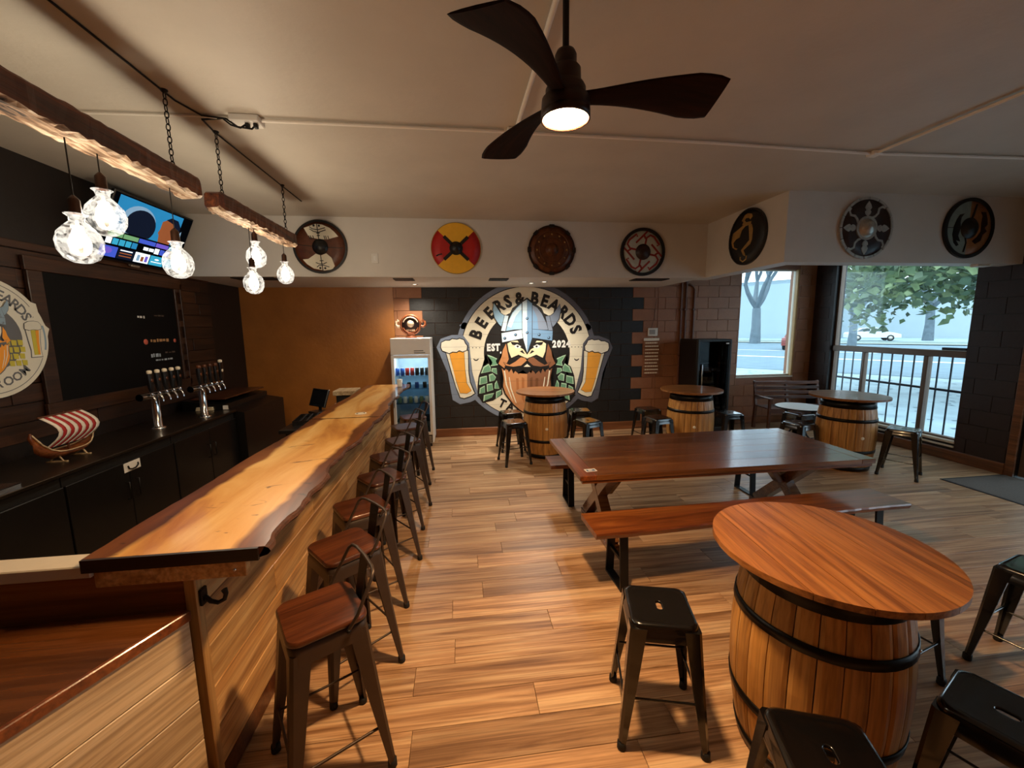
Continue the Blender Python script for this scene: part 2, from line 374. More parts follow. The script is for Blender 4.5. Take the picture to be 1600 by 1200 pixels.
MB().box(XR - .012, XR + .1, W2[0] - .01, W2[1] + .01, W2[2] - .02, W2[2] + .012, .004).build('sill', M['sill'], win2)
MB().box(XR - .016, XR + .02, W2[0] - .01, W2[1] + .01, W2[2] - .075, W2[2] - .05, .004).build('apron', M['sill'], win2)
win3 = st(frame_x(MB(), W3[0], W3[1], W3[2], W3[3], XR + .06, XR + .14, .05).build('window_3_added', M['window_frame']))
MB().box(XR + .06, XR + .14, .9, .96, W3[2] + .05, W3[3] - .05).build('mullion', M['window_frame'], win3)
for a, b in ((W3[0] + .04, .9), (.96, W3[1] - .04)): MB().box(XR + .1, XR + .106, a, b, W3[2] + .04, W3[3] - .04).build('pane', M['glass'], win3)
dr = st(frame_x(MB(), D1[0], D1[1], .01, D1[3], XR + .05, XR + .1, .09).build('door_1', M['window_frame']))
MB().box(XR + .07, XR + .078, D1[0] + .08, D1[1] - .08, .09, D1[3] - .08).build('pane', M['glass'], dr)
MB().tube([(XR + .05, D1[0] + .05, .95), (XR, D1[0] + .05, .95), (XR, D1[0] + .05, 1.25), (XR + .05, D1[0] + .05, 1.25)], .012).build('door_handle', M['chrome'], dr)
tr = MB().box(XR - .03, XR + .02, D1[1], D1[1] + .08, 0, D1[3] + .08, .006).box(XR - .03, XR + .02, D1[0] - .08, D1[0], 0, D1[3] + .08, .006).box(XR - .03, XR + .02, D1[0], D1[1], D1[3], D1[3] + .08, .006)
st(tr.build('trim_1', bw_))

# ---------------------------------------------------------------- mural painted on the blocks
MURAL=[
('badge_border','slate',0,[(1.144,2.597),(1.064,2.596),(0.986,2.59),(0.908,2.579),(0.83,2.563),(0.755,2.542),(0.68,2.516),(0.608,2.485),(0.538,2.449),(0.471,2.409),(0.406,2.365),(0.345,2.317),(0.287,2.264),(0.232,2.208),(0.182,2.149),(0.135,2.086),(0.093,2.02),(0.055,1.952),(0.022,1.881),(-0.006,1.809),(-0.03,1.734),(-0.048,1.658),(-0.062,1.581),(-0.07,1.503),(-0.073,1.425),(-0.071,1.347),(-0.064,1.269),(-0.051,1.191),(-0.034,1.115),(-0.011,1.039),(0.016,0.965),(0.048,0.893),(0.085,0.824),(0.127,0.756),(0.172,0.692),(0.222,0.63),(0.276,0.572),(0.333,0.517),(0.394,0.466),(0.458,0.419),(0.525,0.376),(0.594,0.338),(0.666,0.304),(0.74,0.275),(0.816,0.251),(0.893,0.231),(0.971,0.217),(1.049,0.208),(1.128,0.203)]),
('badge_border','slate_dark',0,[(1.128,0.203),(1.207,0.204),(1.286,0.21),(1.364,0.221),(1.441,0.238),(1.517,0.259),(1.591,0.285),(1.664,0.316),(1.734,0.351),(1.801,0.391),(1.866,0.435),(1.927,0.484),(1.985,0.536),(2.04,0.592),(2.09,0.652),(2.137,0.714),(2.179,0.78),(2.217,0.848),(2.25,0.919),(2.278,0.992),(2.302,1.066),(2.32,1.142),(2.333,1.219),(2.342,1.297),(2.345,1.375),(2.343,1.453),(2.335,1.532),(2.323,1.609),(2.306,1.686),(2.283,1.761),(2.256,1.835),(2.223,1.907),(2.187,1.977),(2.145,2.044),(2.1,2.109),(2.05,2.17),(1.996,2.229),(1.939,2.283),(1.878,2.334),(1.814,2.381),(1.747,2.424),(1.677,2.463),(1.606,2.496),(1.532,2.525),(1.456,2.55),(1.379,2.569),(1.301,2.584),(1.223,2.593),(1.144,2.597)]),
('badge_border','slate',0,[(-0.003,1.891),(0.03,1.906),(0.075,1.938),(0.141,1.915),(0.163,1.849),(0.118,1.806),(0.03,1.829)]),
('badge_border','slate_dark',0,[(2.236,1.784),(2.148,1.764),(2.103,1.808),(2.126,1.874),(2.193,1.894),(2.237,1.861),(2.27,1.843)]),
('badge_ring','black',1,[(2.269,1.377),(2.266,1.475),(2.253,1.572),(2.233,1.668),(2.203,1.762),(2.166,1.853),(2.121,1.941),(2.068,2.025),(2.009,2.104),(1.942,2.177),(1.87,2.245),(1.792,2.306),(1.709,2.36),(1.621,2.407),(1.53,2.447),(1.436,2.478),(1.34,2.501),(1.242,2.516),(1.143,2.522),(1.044,2.52),(0.946,2.509),(0.85,2.49),(0.755,2.463),(0.663,2.427),(0.575,2.384),(0.492,2.333),(0.413,2.275),(0.34,2.21),(0.272,2.14),(0.212,2.063),(0.158,1.982),(0.112,1.896),(0.073,1.806),(0.043,1.713),(0.021,1.618),(0.007,1.521),(0.003,1.424),(0.006,1.326),(0.019,1.228),(0.039,1.132),(0.068,1.038),(0.106,0.947),(0.151,0.859),(0.203,0.776),(0.263,0.697),(0.329,0.623),(0.402,0.556),(0.48,0.494),(0.563,0.44),(0.65,0.393),(0.742,0.354),(0.836,0.322),(0.932,0.299),(1.03,0.284),(1.129,0.278),(1.228,0.28),(1.326,0.291),(1.422,0.31),(1.517,0.338),(1.608,0.373),(1.696,0.417),(1.78,0.468),(1.859,0.525),(1.932,0.59),(2.0,0.661),(2.06,0.737),(2.114,0.819),(2.16,0.905),(2.199,0.994),(2.229,1.087),(2.251,1.182),(2.264,1.279)]),
('badge_ring','cream',2,[(2.256,1.377),(2.252,1.474),(2.24,1.57),(2.22,1.665),(2.191,1.758),(2.154,1.848),(2.11,1.935),(2.058,2.017),(1.999,2.095),(1.933,2.168),(1.861,2.235),(1.784,2.295),(1.702,2.349),(1.616,2.395),(1.526,2.434),(1.433,2.465),(1.337,2.488),(1.241,2.503),(1.143,2.509),(1.045,2.507),(0.948,2.496),(0.853,2.477),(0.759,2.45),(0.669,2.415),(0.582,2.372),(0.499,2.322),(0.421,2.265),(0.349,2.201),(0.282,2.131),(0.222,2.055),(0.169,1.975),(0.124,1.89),(0.086,1.801),(0.056,1.71),(0.034,1.616),(0.021,1.52),(0.016,1.423),(0.019,1.327),(0.032,1.231),(0.052,1.136),(0.081,1.043),(0.118,0.953),(0.162,0.866),(0.214,0.783),(0.273,0.705),(0.339,0.632),(0.411,0.566),(0.488,0.505),(0.57,0.451),(0.656,0.405),(0.746,0.366),(0.839,0.335),(0.934,0.312),(1.031,0.297),(1.129,0.291),(1.227,0.293),(1.323,0.304),(1.419,0.323),(1.512,0.35),(1.603,0.385),(1.69,0.428),(1.773,0.478),(1.851,0.536),(1.923,0.6),(1.989,0.67),(2.049,0.745),(2.102,0.826),(2.148,0.91),(2.186,0.999),(2.216,1.091),(2.238,1.185),(2.251,1.28)]),
('badge_border','slate',3,[(-0.388,1.532),(-0.317,1.668),(-0.126,1.732),(0.047,1.729),(0.15,1.589),(0.182,1.143),(0.283,0.729),(0.231,0.627),(0.144,0.588),(-0.03,0.557),(-0.151,0.635),(-0.174,0.773),(-0.217,1.082),(-0.319,1.359)]),
('badge_border','slate_dark',3,[(2.579,1.299),(2.474,1.027),(2.427,0.719),(2.401,0.582),(2.28,0.509),(2.107,0.547),(2.02,0.59),(1.969,0.694),(2.075,1.103),(2.113,1.549),(2.218,1.684),(2.391,1.68),(2.581,1.608),(2.65,1.469)]),
('badge_ring','black',4,[(0.158,1.514),(0.156,1.52),(0.15,1.523),(0.143,1.52),(0.141,1.514),(0.143,1.508),(0.149,1.505),(0.156,1.508)]),
('badge_ring','black',4,[(2.099,1.49),(2.097,1.496),(2.09,1.499),(2.084,1.497),(2.082,1.49),(2.084,1.484),(2.09,1.481),(2.097,1.484)]),
('badge_ring','black',4,[(0.217,1.513),(0.215,1.519),(0.208,1.522),(0.202,1.519),(0.199,1.513),(0.202,1.507),(0.208,1.504),(0.215,1.506)]),
('badge_ring','black',4,[(2.04,1.491),(2.038,1.498),(2.032,1.5),(2.025,1.498),(2.023,1.492),(2.025,1.485),(2.032,1.483),(2.038,1.485)]),
('badge_ring','black',4,[(0.276,1.511),(0.273,1.518),(0.267,1.52),(0.261,1.518),(0.258,1.512),(0.261,1.505),(0.267,1.503),(0.273,1.505)]),
('badge_ring','black',4,[(1.982,1.492),(1.979,1.499),(1.973,1.501),(1.967,1.499),(1.964,1.493),(1.967,1.487),(1.973,1.484),(1.979,1.486)]),
('badge_ring','black',4,[(0.335,1.51),(0.332,1.516),(0.326,1.519),(0.32,1.517),(0.317,1.511),(0.32,1.504),(0.326,1.502),(0.332,1.504)]),
('badge_ring','black',4,[(1.923,1.494),(1.92,1.5),(1.914,1.503),(1.908,1.5),(1.905,1.494),(1.908,1.488),(1.914,1.485),(1.92,1.488)]),
('badge_ring','black',4,[(0.215,1.321),(0.221,1.311),(0.228,1.302),(0.237,1.296),(0.248,1.292),(0.259,1.29),(0.27,1.291),(0.281,1.295),(0.29,1.301),(0.298,1.309),(0.303,1.319),(0.295,1.333),(0.291,1.325),(0.284,1.319),(0.277,1.314),(0.268,1.311),(0.259,1.31),(0.25,1.311),(0.241,1.314),(0.234,1.32),(0.228,1.327),(0.224,1.335)]),
('badge_ring','black',4,[(2.036,1.297),(2.032,1.289),(2.026,1.283),(2.018,1.278),(2.009,1.274),(2.0,1.274),(1.991,1.275),(1.983,1.278),(1.975,1.284),(1.969,1.291),(1.965,1.299),(1.957,1.285),(1.962,1.275),(1.969,1.266),(1.978,1.26),(1.989,1.255),(2.0,1.254),(2.011,1.255),(2.022,1.259),(2.031,1.265),(2.039,1.273),(2.044,1.283)]),
('badge_disc','black',4,[(1.879,1.385),(1.875,1.467),(1.861,1.549),(1.839,1.629),(1.807,1.706),(1.768,1.779),(1.72,1.847),(1.665,1.909),(1.603,1.966),(1.535,2.015),(1.463,2.056),(1.386,2.089),(1.306,2.114),(1.224,2.13),(1.141,2.136),(1.057,2.133),(0.975,2.121),(0.895,2.1),(0.818,2.07),(0.745,2.031),(0.676,1.985),(0.614,1.931),(0.558,1.871),(0.509,1.805),(0.469,1.733),(0.436,1.658),(0.413,1.579),(0.398,1.498),(0.393,1.416),(0.397,1.333),(0.41,1.252),(0.433,1.172),(0.464,1.095),(0.504,1.022),(0.552,0.954),(0.607,0.891),(0.669,0.835),(0.737,0.785),(0.809,0.744),(0.886,0.711),(0.966,0.686),(1.048,0.671),(1.131,0.665),(1.214,0.667),(1.297,0.68),(1.377,0.701),(1.454,0.731),(1.527,0.769),(1.596,0.815),(1.658,0.869),(1.714,0.929),(1.763,0.996),(1.803,1.067),(1.836,1.143),(1.859,1.221),(1.874,1.303)]),
('beer_glass','black',5,[(-0.253,1.461),(0.139,1.478),(0.142,1.103),(0.163,0.93),(0.217,0.789),(0.239,0.733),(0.163,0.68),(0.045,0.642),(-0.034,0.665),(-0.094,0.838),(-0.17,1.104)]),
('beer_glass','cream',6,[(-0.239,1.451),(0.127,1.465),(0.125,1.103),(0.146,0.927),(0.2,0.783),(0.222,0.738),(0.155,0.696),(0.044,0.66),(-0.022,0.677),(-0.077,0.843),(-0.153,1.108)]),
('beer_glass','black',7,[(-0.188,1.442),(0.064,1.459),(0.075,1.159),(0.096,0.918),(0.172,0.782),(0.09,0.736),(-0.025,0.745),(-0.06,0.863),(-0.114,1.051)]),
('beer_glass','amber',8,[(-0.184,1.439),(0.06,1.455),(0.07,1.159),(0.09,0.917),(0.167,0.783),(0.089,0.741),(-0.022,0.749),(-0.054,0.865),(-0.109,1.053)]),
('beer_glass','cream',9,[(-0.217,1.428),(-0.189,1.428),(-0.119,1.108),(-0.065,0.843),(-0.033,0.755),(-0.049,0.755),(-0.088,0.855),(-0.153,1.108)]),
('beer_glass','black',10,[(-0.332,1.528),(-0.317,1.615),(-0.241,1.652),(-0.176,1.651),(-0.13,1.678),(-0.051,1.665),(-0.005,1.681),(0.072,1.653),(0.097,1.594),(0.132,1.545),(0.117,1.467),(0.038,1.435),(-0.016,1.458),(-0.058,1.432),(-0.125,1.439),(-0.183,1.412),(-0.256,1.442),(-0.305,1.463)]),
('beer_glass','foam',11,[(-0.316,1.529),(-0.305,1.606),(-0.238,1.637),(-0.171,1.636),(-0.127,1.662),(-0.049,1.65),(-0.005,1.665),(0.062,1.642),(0.083,1.587),(0.116,1.542),(0.105,1.476),(0.038,1.45),(-0.017,1.474),(-0.062,1.447),(-0.128,1.454),(-0.184,1.428),(-0.25,1.456),(-0.294,1.474)]),
('beer_glass','black',5,[(2.426,1.05),(2.347,0.788),(2.285,0.617),(2.206,0.597),(2.088,0.64),(2.013,0.697),(2.036,0.752),(2.092,0.89),(2.114,1.063),(2.122,1.436),(2.515,1.404)]),
('beer_glass','cream',6,[(2.409,1.055),(2.33,0.793),(2.273,0.63),(2.207,0.615),(2.096,0.656),(2.03,0.701),(2.052,0.744),(2.109,0.886),(2.132,1.061),(2.134,1.423),(2.5,1.394)]),
('beer_glass','black',7,[(2.37,1.0),(2.313,0.814),(2.277,0.697),(2.162,0.693),(2.08,0.742),(2.159,0.876),(2.182,1.115),(2.197,1.415),(2.449,1.387)]),
('beer_glass','amber',8,[(2.365,1.001),(2.308,0.816),(2.274,0.701),(2.163,0.698),(2.086,0.744),(2.164,0.874),(2.188,1.115),(2.201,1.411),(2.445,1.384)]),
('beer_glass','cream',9,[(2.409,1.055),(2.341,0.804),(2.302,0.706),(2.285,0.706),(2.319,0.794),(2.376,1.056),(2.45,1.373),(2.478,1.372)]),
('beer_glass','black',10,[(2.567,1.403),(2.517,1.385),(2.444,1.358),(2.386,1.387),(2.319,1.383),(2.277,1.411),(2.223,1.39),(2.144,1.425),(2.131,1.504),(2.166,1.551),(2.191,1.609),(2.269,1.634),(2.315,1.616),(2.394,1.625),(2.439,1.597),(2.505,1.595),(2.58,1.555),(2.594,1.467)]),
('beer_glass','foam',11,[(2.556,1.415),(2.511,1.399),(2.445,1.373),(2.389,1.402),(2.323,1.398),(2.279,1.426),(2.223,1.405),(2.157,1.434),(2.146,1.5),(2.179,1.543),(2.202,1.598),(2.269,1.618),(2.313,1.601),(2.391,1.61),(2.435,1.582),(2.501,1.581),(2.568,1.546),(2.578,1.469)]),
('hop_cone','black',6,[(0.47,1.26),(0.426,1.404),(0.636,1.334),(0.636,1.279),(0.677,0.806),(0.699,0.706),(0.532,0.6),(0.354,0.565),(0.272,0.704),(0.273,0.858),(0.296,1.033),(0.358,1.186)]),
('hop_cone','mint',8,[(0.448,1.392),(0.515,1.369),(0.614,1.323),(0.597,1.28),(0.625,1.213),(0.502,1.194),(0.525,1.259)]),
('hop_cone','green',9,[(0.473,1.366),(0.527,1.348),(0.606,1.311),(0.593,1.276),(0.614,1.223),(0.517,1.207),(0.535,1.26)]),
('hop_cone','mint',8,[(0.335,1.076),(0.38,1.185),(0.469,1.238),(0.504,1.172),(0.502,1.106)]),
('hop_cone','green',9,[(0.361,1.087),(0.397,1.174),(0.469,1.216),(0.497,1.163),(0.495,1.11)]),
('hop_cone','mint',8,[(0.524,1.16),(0.602,1.159),(0.612,1.049),(0.513,1.106)]),
('hop_cone','green',9,[(0.538,1.146),(0.6,1.145),(0.608,1.057),(0.528,1.103)]),
('hop_cone','mint',8,[(0.301,0.879),(0.313,1.011),(0.435,1.036),(0.44,0.909)]),
('hop_cone','green',9,[(0.321,0.89),(0.33,0.995),(0.428,1.015),(0.432,0.914)]),
('hop_cone','mint',8,[(0.468,1.052),(0.535,1.072),(0.59,1.005),(0.567,0.951),(0.479,0.931)]),
('hop_cone','green',9,[(0.486,1.036),(0.539,1.053),(0.583,0.999),(0.565,0.955),(0.494,0.939)]),
('hop_cone','mint',8,[(0.3,0.726),(0.311,0.824),(0.395,0.866),(0.4,0.746)]),
('hop_cone','green',9,[(0.316,0.733),(0.325,0.812),(0.392,0.846),(0.396,0.749)]),
('hop_cone','mint',8,[(0.428,0.888),(0.523,0.902),(0.539,0.787),(0.433,0.756)]),
('hop_cone','green',9,[(0.444,0.871),(0.52,0.883),(0.533,0.79),(0.448,0.766)]),
('hop_cone','mint',8,[(0.561,0.808),(0.567,0.896),(0.601,0.95),(0.644,0.806)]),
('hop_cone','green',9,[(0.573,0.814),(0.578,0.884),(0.605,0.927),(0.639,0.813)]),
('hop_cone','mint',8,[(0.365,0.593),(0.377,0.702),(0.555,0.737),(0.51,0.655)]),
('hop_cone','green',9,[(0.388,0.603),(0.398,0.69),(0.54,0.718),(0.504,0.653)]),
('hop_cone','mint',8,[(0.588,0.753),(0.677,0.789),(0.671,0.707),(0.582,0.632)]),
('hop_cone','green',9,[(0.602,0.741),(0.673,0.77),(0.668,0.704),(0.597,0.644)]),
('hop_cone','black',6,[(1.9,1.154),(1.96,0.999),(1.981,0.823),(1.98,0.669),(1.896,0.533),(1.719,0.575),(1.553,0.689),(1.576,0.787),(1.623,1.258),(1.623,1.313),(1.835,1.375),(1.789,1.233)]),
('hop_cone','mint',8,[(1.734,1.234),(1.756,1.168),(1.634,1.192),(1.662,1.258),(1.646,1.302),(1.746,1.344),(1.812,1.364)]),
('hop_cone','green',9,[(1.724,1.235),(1.741,1.182),(1.644,1.202),(1.666,1.254),(1.653,1.289),(1.733,1.323),(1.787,1.339)]),
('hop_cone','mint',8,[(1.755,1.08),(1.753,1.146),(1.789,1.211),(1.877,1.154),(1.921,1.043)]),
('hop_cone','green',9,[(1.762,1.084),(1.761,1.137),(1.79,1.189),(1.86,1.143),(1.895,1.055)]),
('hop_cone','mint',8,[(1.744,1.08),(1.644,1.027),(1.656,1.137),(1.733,1.135)]),
('hop_cone','green',9,[(1.728,1.078),(1.648,1.035),(1.658,1.123),(1.72,1.122)]),
('hop_cone','mint',8,[(1.815,0.881),(1.821,1.007),(1.943,0.977),(1.953,0.845)]),
('hop_cone','green',9,[(1.823,0.885),(1.828,0.986),(1.925,0.962),(1.934,0.856)]),
('hop_cone','mint',8,[(1.776,0.904),(1.688,0.928),(1.666,0.983),(1.722,1.048),(1.788,1.024)]),
('hop_cone','green',9,[(1.761,0.913),(1.69,0.932),(1.673,0.976),(1.717,1.028),(1.77,1.01)]),
('hop_cone','mint',8,[(1.853,0.715),(1.859,0.836),(1.942,0.79),(1.952,0.691)]),
('hop_cone','green',9,[(1.857,0.719),(1.862,0.815),(1.928,0.779),(1.936,0.699)]),
('hop_cone','mint',8,[(1.819,0.727),(1.714,0.762),(1.732,0.877),(1.826,0.859)]),
('hop_cone','green',9,[(1.804,0.738),(1.72,0.766),(1.734,0.858),(1.81,0.843)]),
('hop_cone','mint',8,[(1.609,0.786),(1.654,0.928),(1.687,0.873),(1.692,0.785)]),
('hop_cone','green',9,[(1.614,0.792),(1.65,0.906),(1.676,0.861),(1.68,0.791)]),
('hop_cone','mint',8,[(1.741,0.63),(1.697,0.713),(1.874,0.671),(1.885,0.561)]),
('hop_cone','green',9,[(1.747,0.627),(1.712,0.694),(1.854,0.66),(1.862,0.572)]),
('hop_cone','mint',8,[(1.669,0.609),(1.581,0.688),(1.576,0.771),(1.664,0.73)]),
('hop_cone','green',9,[(1.654,0.622),(1.583,0.685),(1.579,0.751),(1.65,0.719)]),
('beard','black',12,[(0.679,1.178),(0.699,0.98),(0.687,0.835),(0.733,0.706),(0.812,0.591),(0.879,0.5),(0.981,0.407),(1.135,0.314),(1.136,1.171),(1.06,1.074),(1.038,1.152),(0.981,1.065),(0.949,1.165),(0.892,1.078),(0.86,1.166),(0.815,1.101),(0.784,1.19),(0.734,1.136)]),
('beard','tan',13,[(0.691,1.157),(0.723,0.98),(0.711,0.838),(0.754,0.716),(0.831,0.605),(0.897,0.516),(0.997,0.426),(1.124,0.335),(1.129,1.148),(1.056,1.05),(1.034,1.128),(0.978,1.041),(0.946,1.141),(0.89,1.054),(0.857,1.142),(0.812,1.077),(0.78,1.166),(0.735,1.112)]),
('beard','black',12,[(0.773,1.583),(0.825,1.306),(0.737,1.145),(0.625,1.232),(0.681,1.358),(0.704,1.468)]),
('beard','tan',13,[(0.771,1.572),(0.814,1.308),(0.735,1.156),(0.636,1.235),(0.692,1.354),(0.715,1.464)]),
('beard','cream',14,[(0.724,1.112),(0.755,0.87),(0.832,0.671),(0.876,0.571),(0.854,0.659),(0.778,0.87),(0.746,1.112)]),
('beard','cream',14,[(0.812,1.001),(0.833,0.803),(0.92,0.559),(0.942,0.537),(0.855,0.802),(0.823,1.0)]),
('beard','tan2',14,[(0.934,0.976),(0.978,0.975),(0.987,0.668),(0.943,0.756)]),
('beard','tan2',14,[(1.034,0.996),(1.078,0.973),(1.075,0.534),(1.031,0.623)]),
('beard','black',12,[(1.524,1.12),(1.475,1.175),(1.442,1.088),(1.398,1.155),(1.364,1.068),(1.309,1.157),(1.275,1.059),(1.22,1.148),(1.196,1.071),(1.121,1.171),(1.112,0.314),(1.267,0.401),(1.37,0.489),(1.439,0.578),(1.519,0.689),(1.567,0.817),(1.557,0.962),(1.578,1.16)]),
('beard','brown',13,[(1.522,1.096),(1.478,1.152),(1.444,1.064),(1.4,1.131),(1.367,1.044),(1.312,1.133),(1.278,1.035),(1.223,1.124),(1.2,1.047),(1.129,1.148),(1.124,0.335),(1.252,0.42),(1.352,0.506),(1.419,0.593),(1.497,0.701),(1.543,0.821),(1.532,0.964),(1.567,1.139)]),
('beard','black',12,[(1.557,1.45),(1.579,1.339),(1.634,1.212),(1.52,1.129),(1.435,1.294),(1.49,1.568)]),
('beard','brown',13,[(1.547,1.447),(1.568,1.336),(1.623,1.214),(1.522,1.14),(1.446,1.295),(1.492,1.558)]),
('beard','cream',14,[(1.511,1.096),(1.476,0.855),(1.397,0.648),(1.375,0.561),(1.42,0.659),(1.498,0.855),(1.533,1.095)]),
('beard','cream',14,[(1.433,0.988),(1.398,0.791),(1.308,0.529),(1.33,0.551),(1.42,0.79),(1.444,0.987)]),
('beard','brown2',14,[(1.309,0.749),(1.264,0.662),(1.277,0.969),(1.322,0.968)]),
('beard','brown2',14,[(1.22,0.619),(1.175,0.532),(1.178,0.971),(1.222,0.992)]),
('beard','black',15,[(0.735,1.189),(1.129,1.236),(1.523,1.173),(1.478,1.108),(1.378,1.132),(1.289,1.057),(1.201,1.113),(1.128,1.049),(1.056,1.116),(0.967,1.063),(0.879,1.142),(0.779,1.122)]),
('beard','cream',16,[(1.068,1.171),(1.129,1.219),(1.19,1.168)]),
('face','black',12,[(0.783,1.577),(0.868,1.625),(1.055,1.631),(1.13,1.411),(1.209,1.628),(1.396,1.614),(1.469,1.563),(1.457,1.424),(1.405,1.307),(1.291,1.364),(1.13,1.301),(0.981,1.37),(0.854,1.319),(0.804,1.437)]),
('face','skin',13,[(0.793,1.572),(0.871,1.614),(1.049,1.622),(1.13,1.4),(1.215,1.618),(1.392,1.604),(1.459,1.558),(1.447,1.427),(1.402,1.318),(1.291,1.375),(1.13,1.312),(0.981,1.381),(0.858,1.329),(0.815,1.44)]),
('moustache','black',17,[(0.715,1.263),(0.824,1.221),(0.918,1.272),(1.022,1.348),(1.098,1.329),(1.136,1.279),(1.029,1.183),(0.89,1.165),(0.762,1.189)]),
('moustache','tan',18,[(0.725,1.255),(0.824,1.209),(0.924,1.262),(1.025,1.337),(1.091,1.319),(1.124,1.28),(1.024,1.194),(0.891,1.177),(0.769,1.199)]),
('moustache','black',17,[(1.496,1.174),(1.367,1.155),(1.229,1.179),(1.123,1.279),(1.162,1.328),(1.238,1.344),(1.341,1.263),(1.435,1.208),(1.544,1.245)]),
('moustache','brown',18,[(1.489,1.184),(1.367,1.167),(1.234,1.19),(1.135,1.279),(1.169,1.317),(1.235,1.332),(1.335,1.253),(1.434,1.196),(1.534,1.238)]),
('face','black',14,[(0.849,1.604),(1.048,1.578),(1.114,1.445),(1.07,1.467),(0.992,1.513),(0.871,1.554)]),
('face','white',16,[(0.904,1.537),(0.959,1.558),(1.026,1.523),(1.003,1.491),(0.937,1.492)]),
('face','black',18,[(0.987,1.522),(0.983,1.533),(0.974,1.54),(0.962,1.54),(0.953,1.534),(0.949,1.523),(0.953,1.512),(0.962,1.505),(0.974,1.504),(0.983,1.511)]),
('face','black',14,[(1.003,1.436),(1.048,1.457),(1.092,1.39),(1.058,1.402)]),
('face','black',14,[(1.392,1.543),(1.27,1.507),(1.192,1.465),(1.147,1.444),(1.215,1.574),(1.414,1.592)]),
('face','white',16,[(1.325,1.484),(1.258,1.486),(1.237,1.519),(1.303,1.55),(1.359,1.527)]),
('face','black',18,[(1.279,1.505),(1.288,1.498),(1.3,1.498),(1.309,1.504),(1.313,1.515),(1.309,1.526),(1.3,1.533),(1.288,1.533),(1.279,1.527),(1.275,1.516)]),
('face','black',14,[(1.202,1.399),(1.169,1.389),(1.214,1.453),(1.258,1.431)]),
('helmet','black',19,[(0.693,1.574),(0.762,1.913),(0.886,2.163),(1.136,2.334),(1.385,2.153),(1.505,1.898),(1.569,1.556),(1.315,1.638),(1.13,1.378),(0.949,1.646)]),
('helmet','black',20,[(0.768,1.779),(0.789,1.881),(0.823,1.98),(0.88,2.09),(0.959,2.177),(1.044,2.248),(1.052,1.806),(0.917,1.799)]),
('helmet','sky',21,[(0.772,1.783),(0.795,1.879),(0.829,1.978),(0.885,2.086),(0.963,2.172),(1.041,2.242),(1.048,1.811),(0.917,1.806)]),
('helmet','sky_light',23,[(0.795,1.868),(0.835,1.967),(0.891,2.075),(0.969,2.156),(1.036,2.215),(1.041,2.149),(0.94,2.03),(0.861,1.834)]),
('helmet','black',20,[(1.221,2.217),(1.312,2.17),(1.39,2.068),(1.467,1.912),(1.499,1.79),(1.327,1.79),(1.217,1.806)]),
('helmet','slate',21,[(1.224,2.211),(1.307,2.165),(1.384,2.065),(1.461,1.91),(1.493,1.794),(1.327,1.797),(1.222,1.81)]),
('helmet','steel',23,[(1.232,2.156),(1.306,2.001),(1.327,1.799),(1.227,1.81)]),
('helmet','black',26,[(1.047,2.263),(1.137,2.314),(1.132,1.403),(1.06,1.63),(1.043,1.742)]),
('helmet','sky_light',27,[(1.055,2.258),(1.133,2.306),(1.13,1.411),(1.069,1.632),(1.052,1.742)]),
('helmet','black',26,[(1.129,2.314),(1.225,2.242),(1.222,1.65),(1.131,1.403)]),
('helmet','steel',27,[(1.133,2.306),(1.217,2.239),(1.213,1.651),(1.133,1.411)]),
('helmet','black',24,[(0.687,1.754),(1.047,1.807),(1.062,1.651),(0.699,1.586)]),
('helmet','sky_light',25,[(0.694,1.748),(1.041,1.8),(1.054,1.657),(0.705,1.594)]),
('helmet','black',24,[(1.215,1.814),(1.581,1.78),(1.571,1.601),(1.213,1.658)]),
('helmet','steel',25,[(1.222,1.807),(1.573,1.773),(1.564,1.609),(1.221,1.664)]),
('helmet','black',20,[(0.574,2.256),(0.548,2.137),(0.576,2.001),(0.643,1.898),(0.695,1.85),(0.763,2.037),(0.693,2.086),(0.633,2.174)]),
('helmet','sky',21,[(0.576,2.246),(0.558,2.137),(0.585,2.005),(0.651,1.904),(0.693,1.86),(0.754,2.034),(0.686,2.079),(0.625,2.169)]),
('helmet','black',22,[(0.749,2.053),(0.827,2.038),(0.767,1.773),(0.681,1.783)]),
('helmet','sky_light',23,[(0.754,2.045),(0.818,2.033),(0.761,1.781),(0.689,1.788)]),
('helmet','black',20,[(1.637,2.153),(1.577,2.068),(1.505,2.022),(1.571,1.832),(1.624,1.878),(1.692,1.978),(1.722,2.113),(1.698,2.233)]),
('helmet','slate',21,[(1.645,2.147),(1.584,2.061),(1.515,2.018),(1.574,1.841),(1.616,1.884),(1.683,1.982),(1.712,2.113),(1.696,2.223)]),
('helmet','black',22,[(1.584,1.764),(1.498,1.758),(1.442,2.025),(1.52,2.037)]),
('helmet','slate',23,[(1.576,1.77),(1.504,1.766),(1.45,2.02),(1.515,2.029)]),
('helmet','black',28,[(0.775,1.66),(0.772,1.673),(0.762,1.682),(0.75,1.686),(0.737,1.683),(0.727,1.674),(0.724,1.661),(0.727,1.649),(0.737,1.639),(0.749,1.636),(0.762,1.639),(0.771,1.648)]),
('helmet','steel',29,[(0.761,1.666),(0.758,1.674),(0.752,1.68),(0.744,1.683),(0.736,1.681),(0.73,1.675),(0.727,1.667),(0.729,1.658),(0.735,1.652),(0.744,1.65),(0.752,1.652),(0.758,1.658)]),
('helmet','black',28,[(0.958,1.717),(0.955,1.73),(0.946,1.739),(0.933,1.743),(0.92,1.74),(0.911,1.73),(0.907,1.718),(0.911,1.705),(0.92,1.696),(0.933,1.692),(0.945,1.695),(0.955,1.704)]),
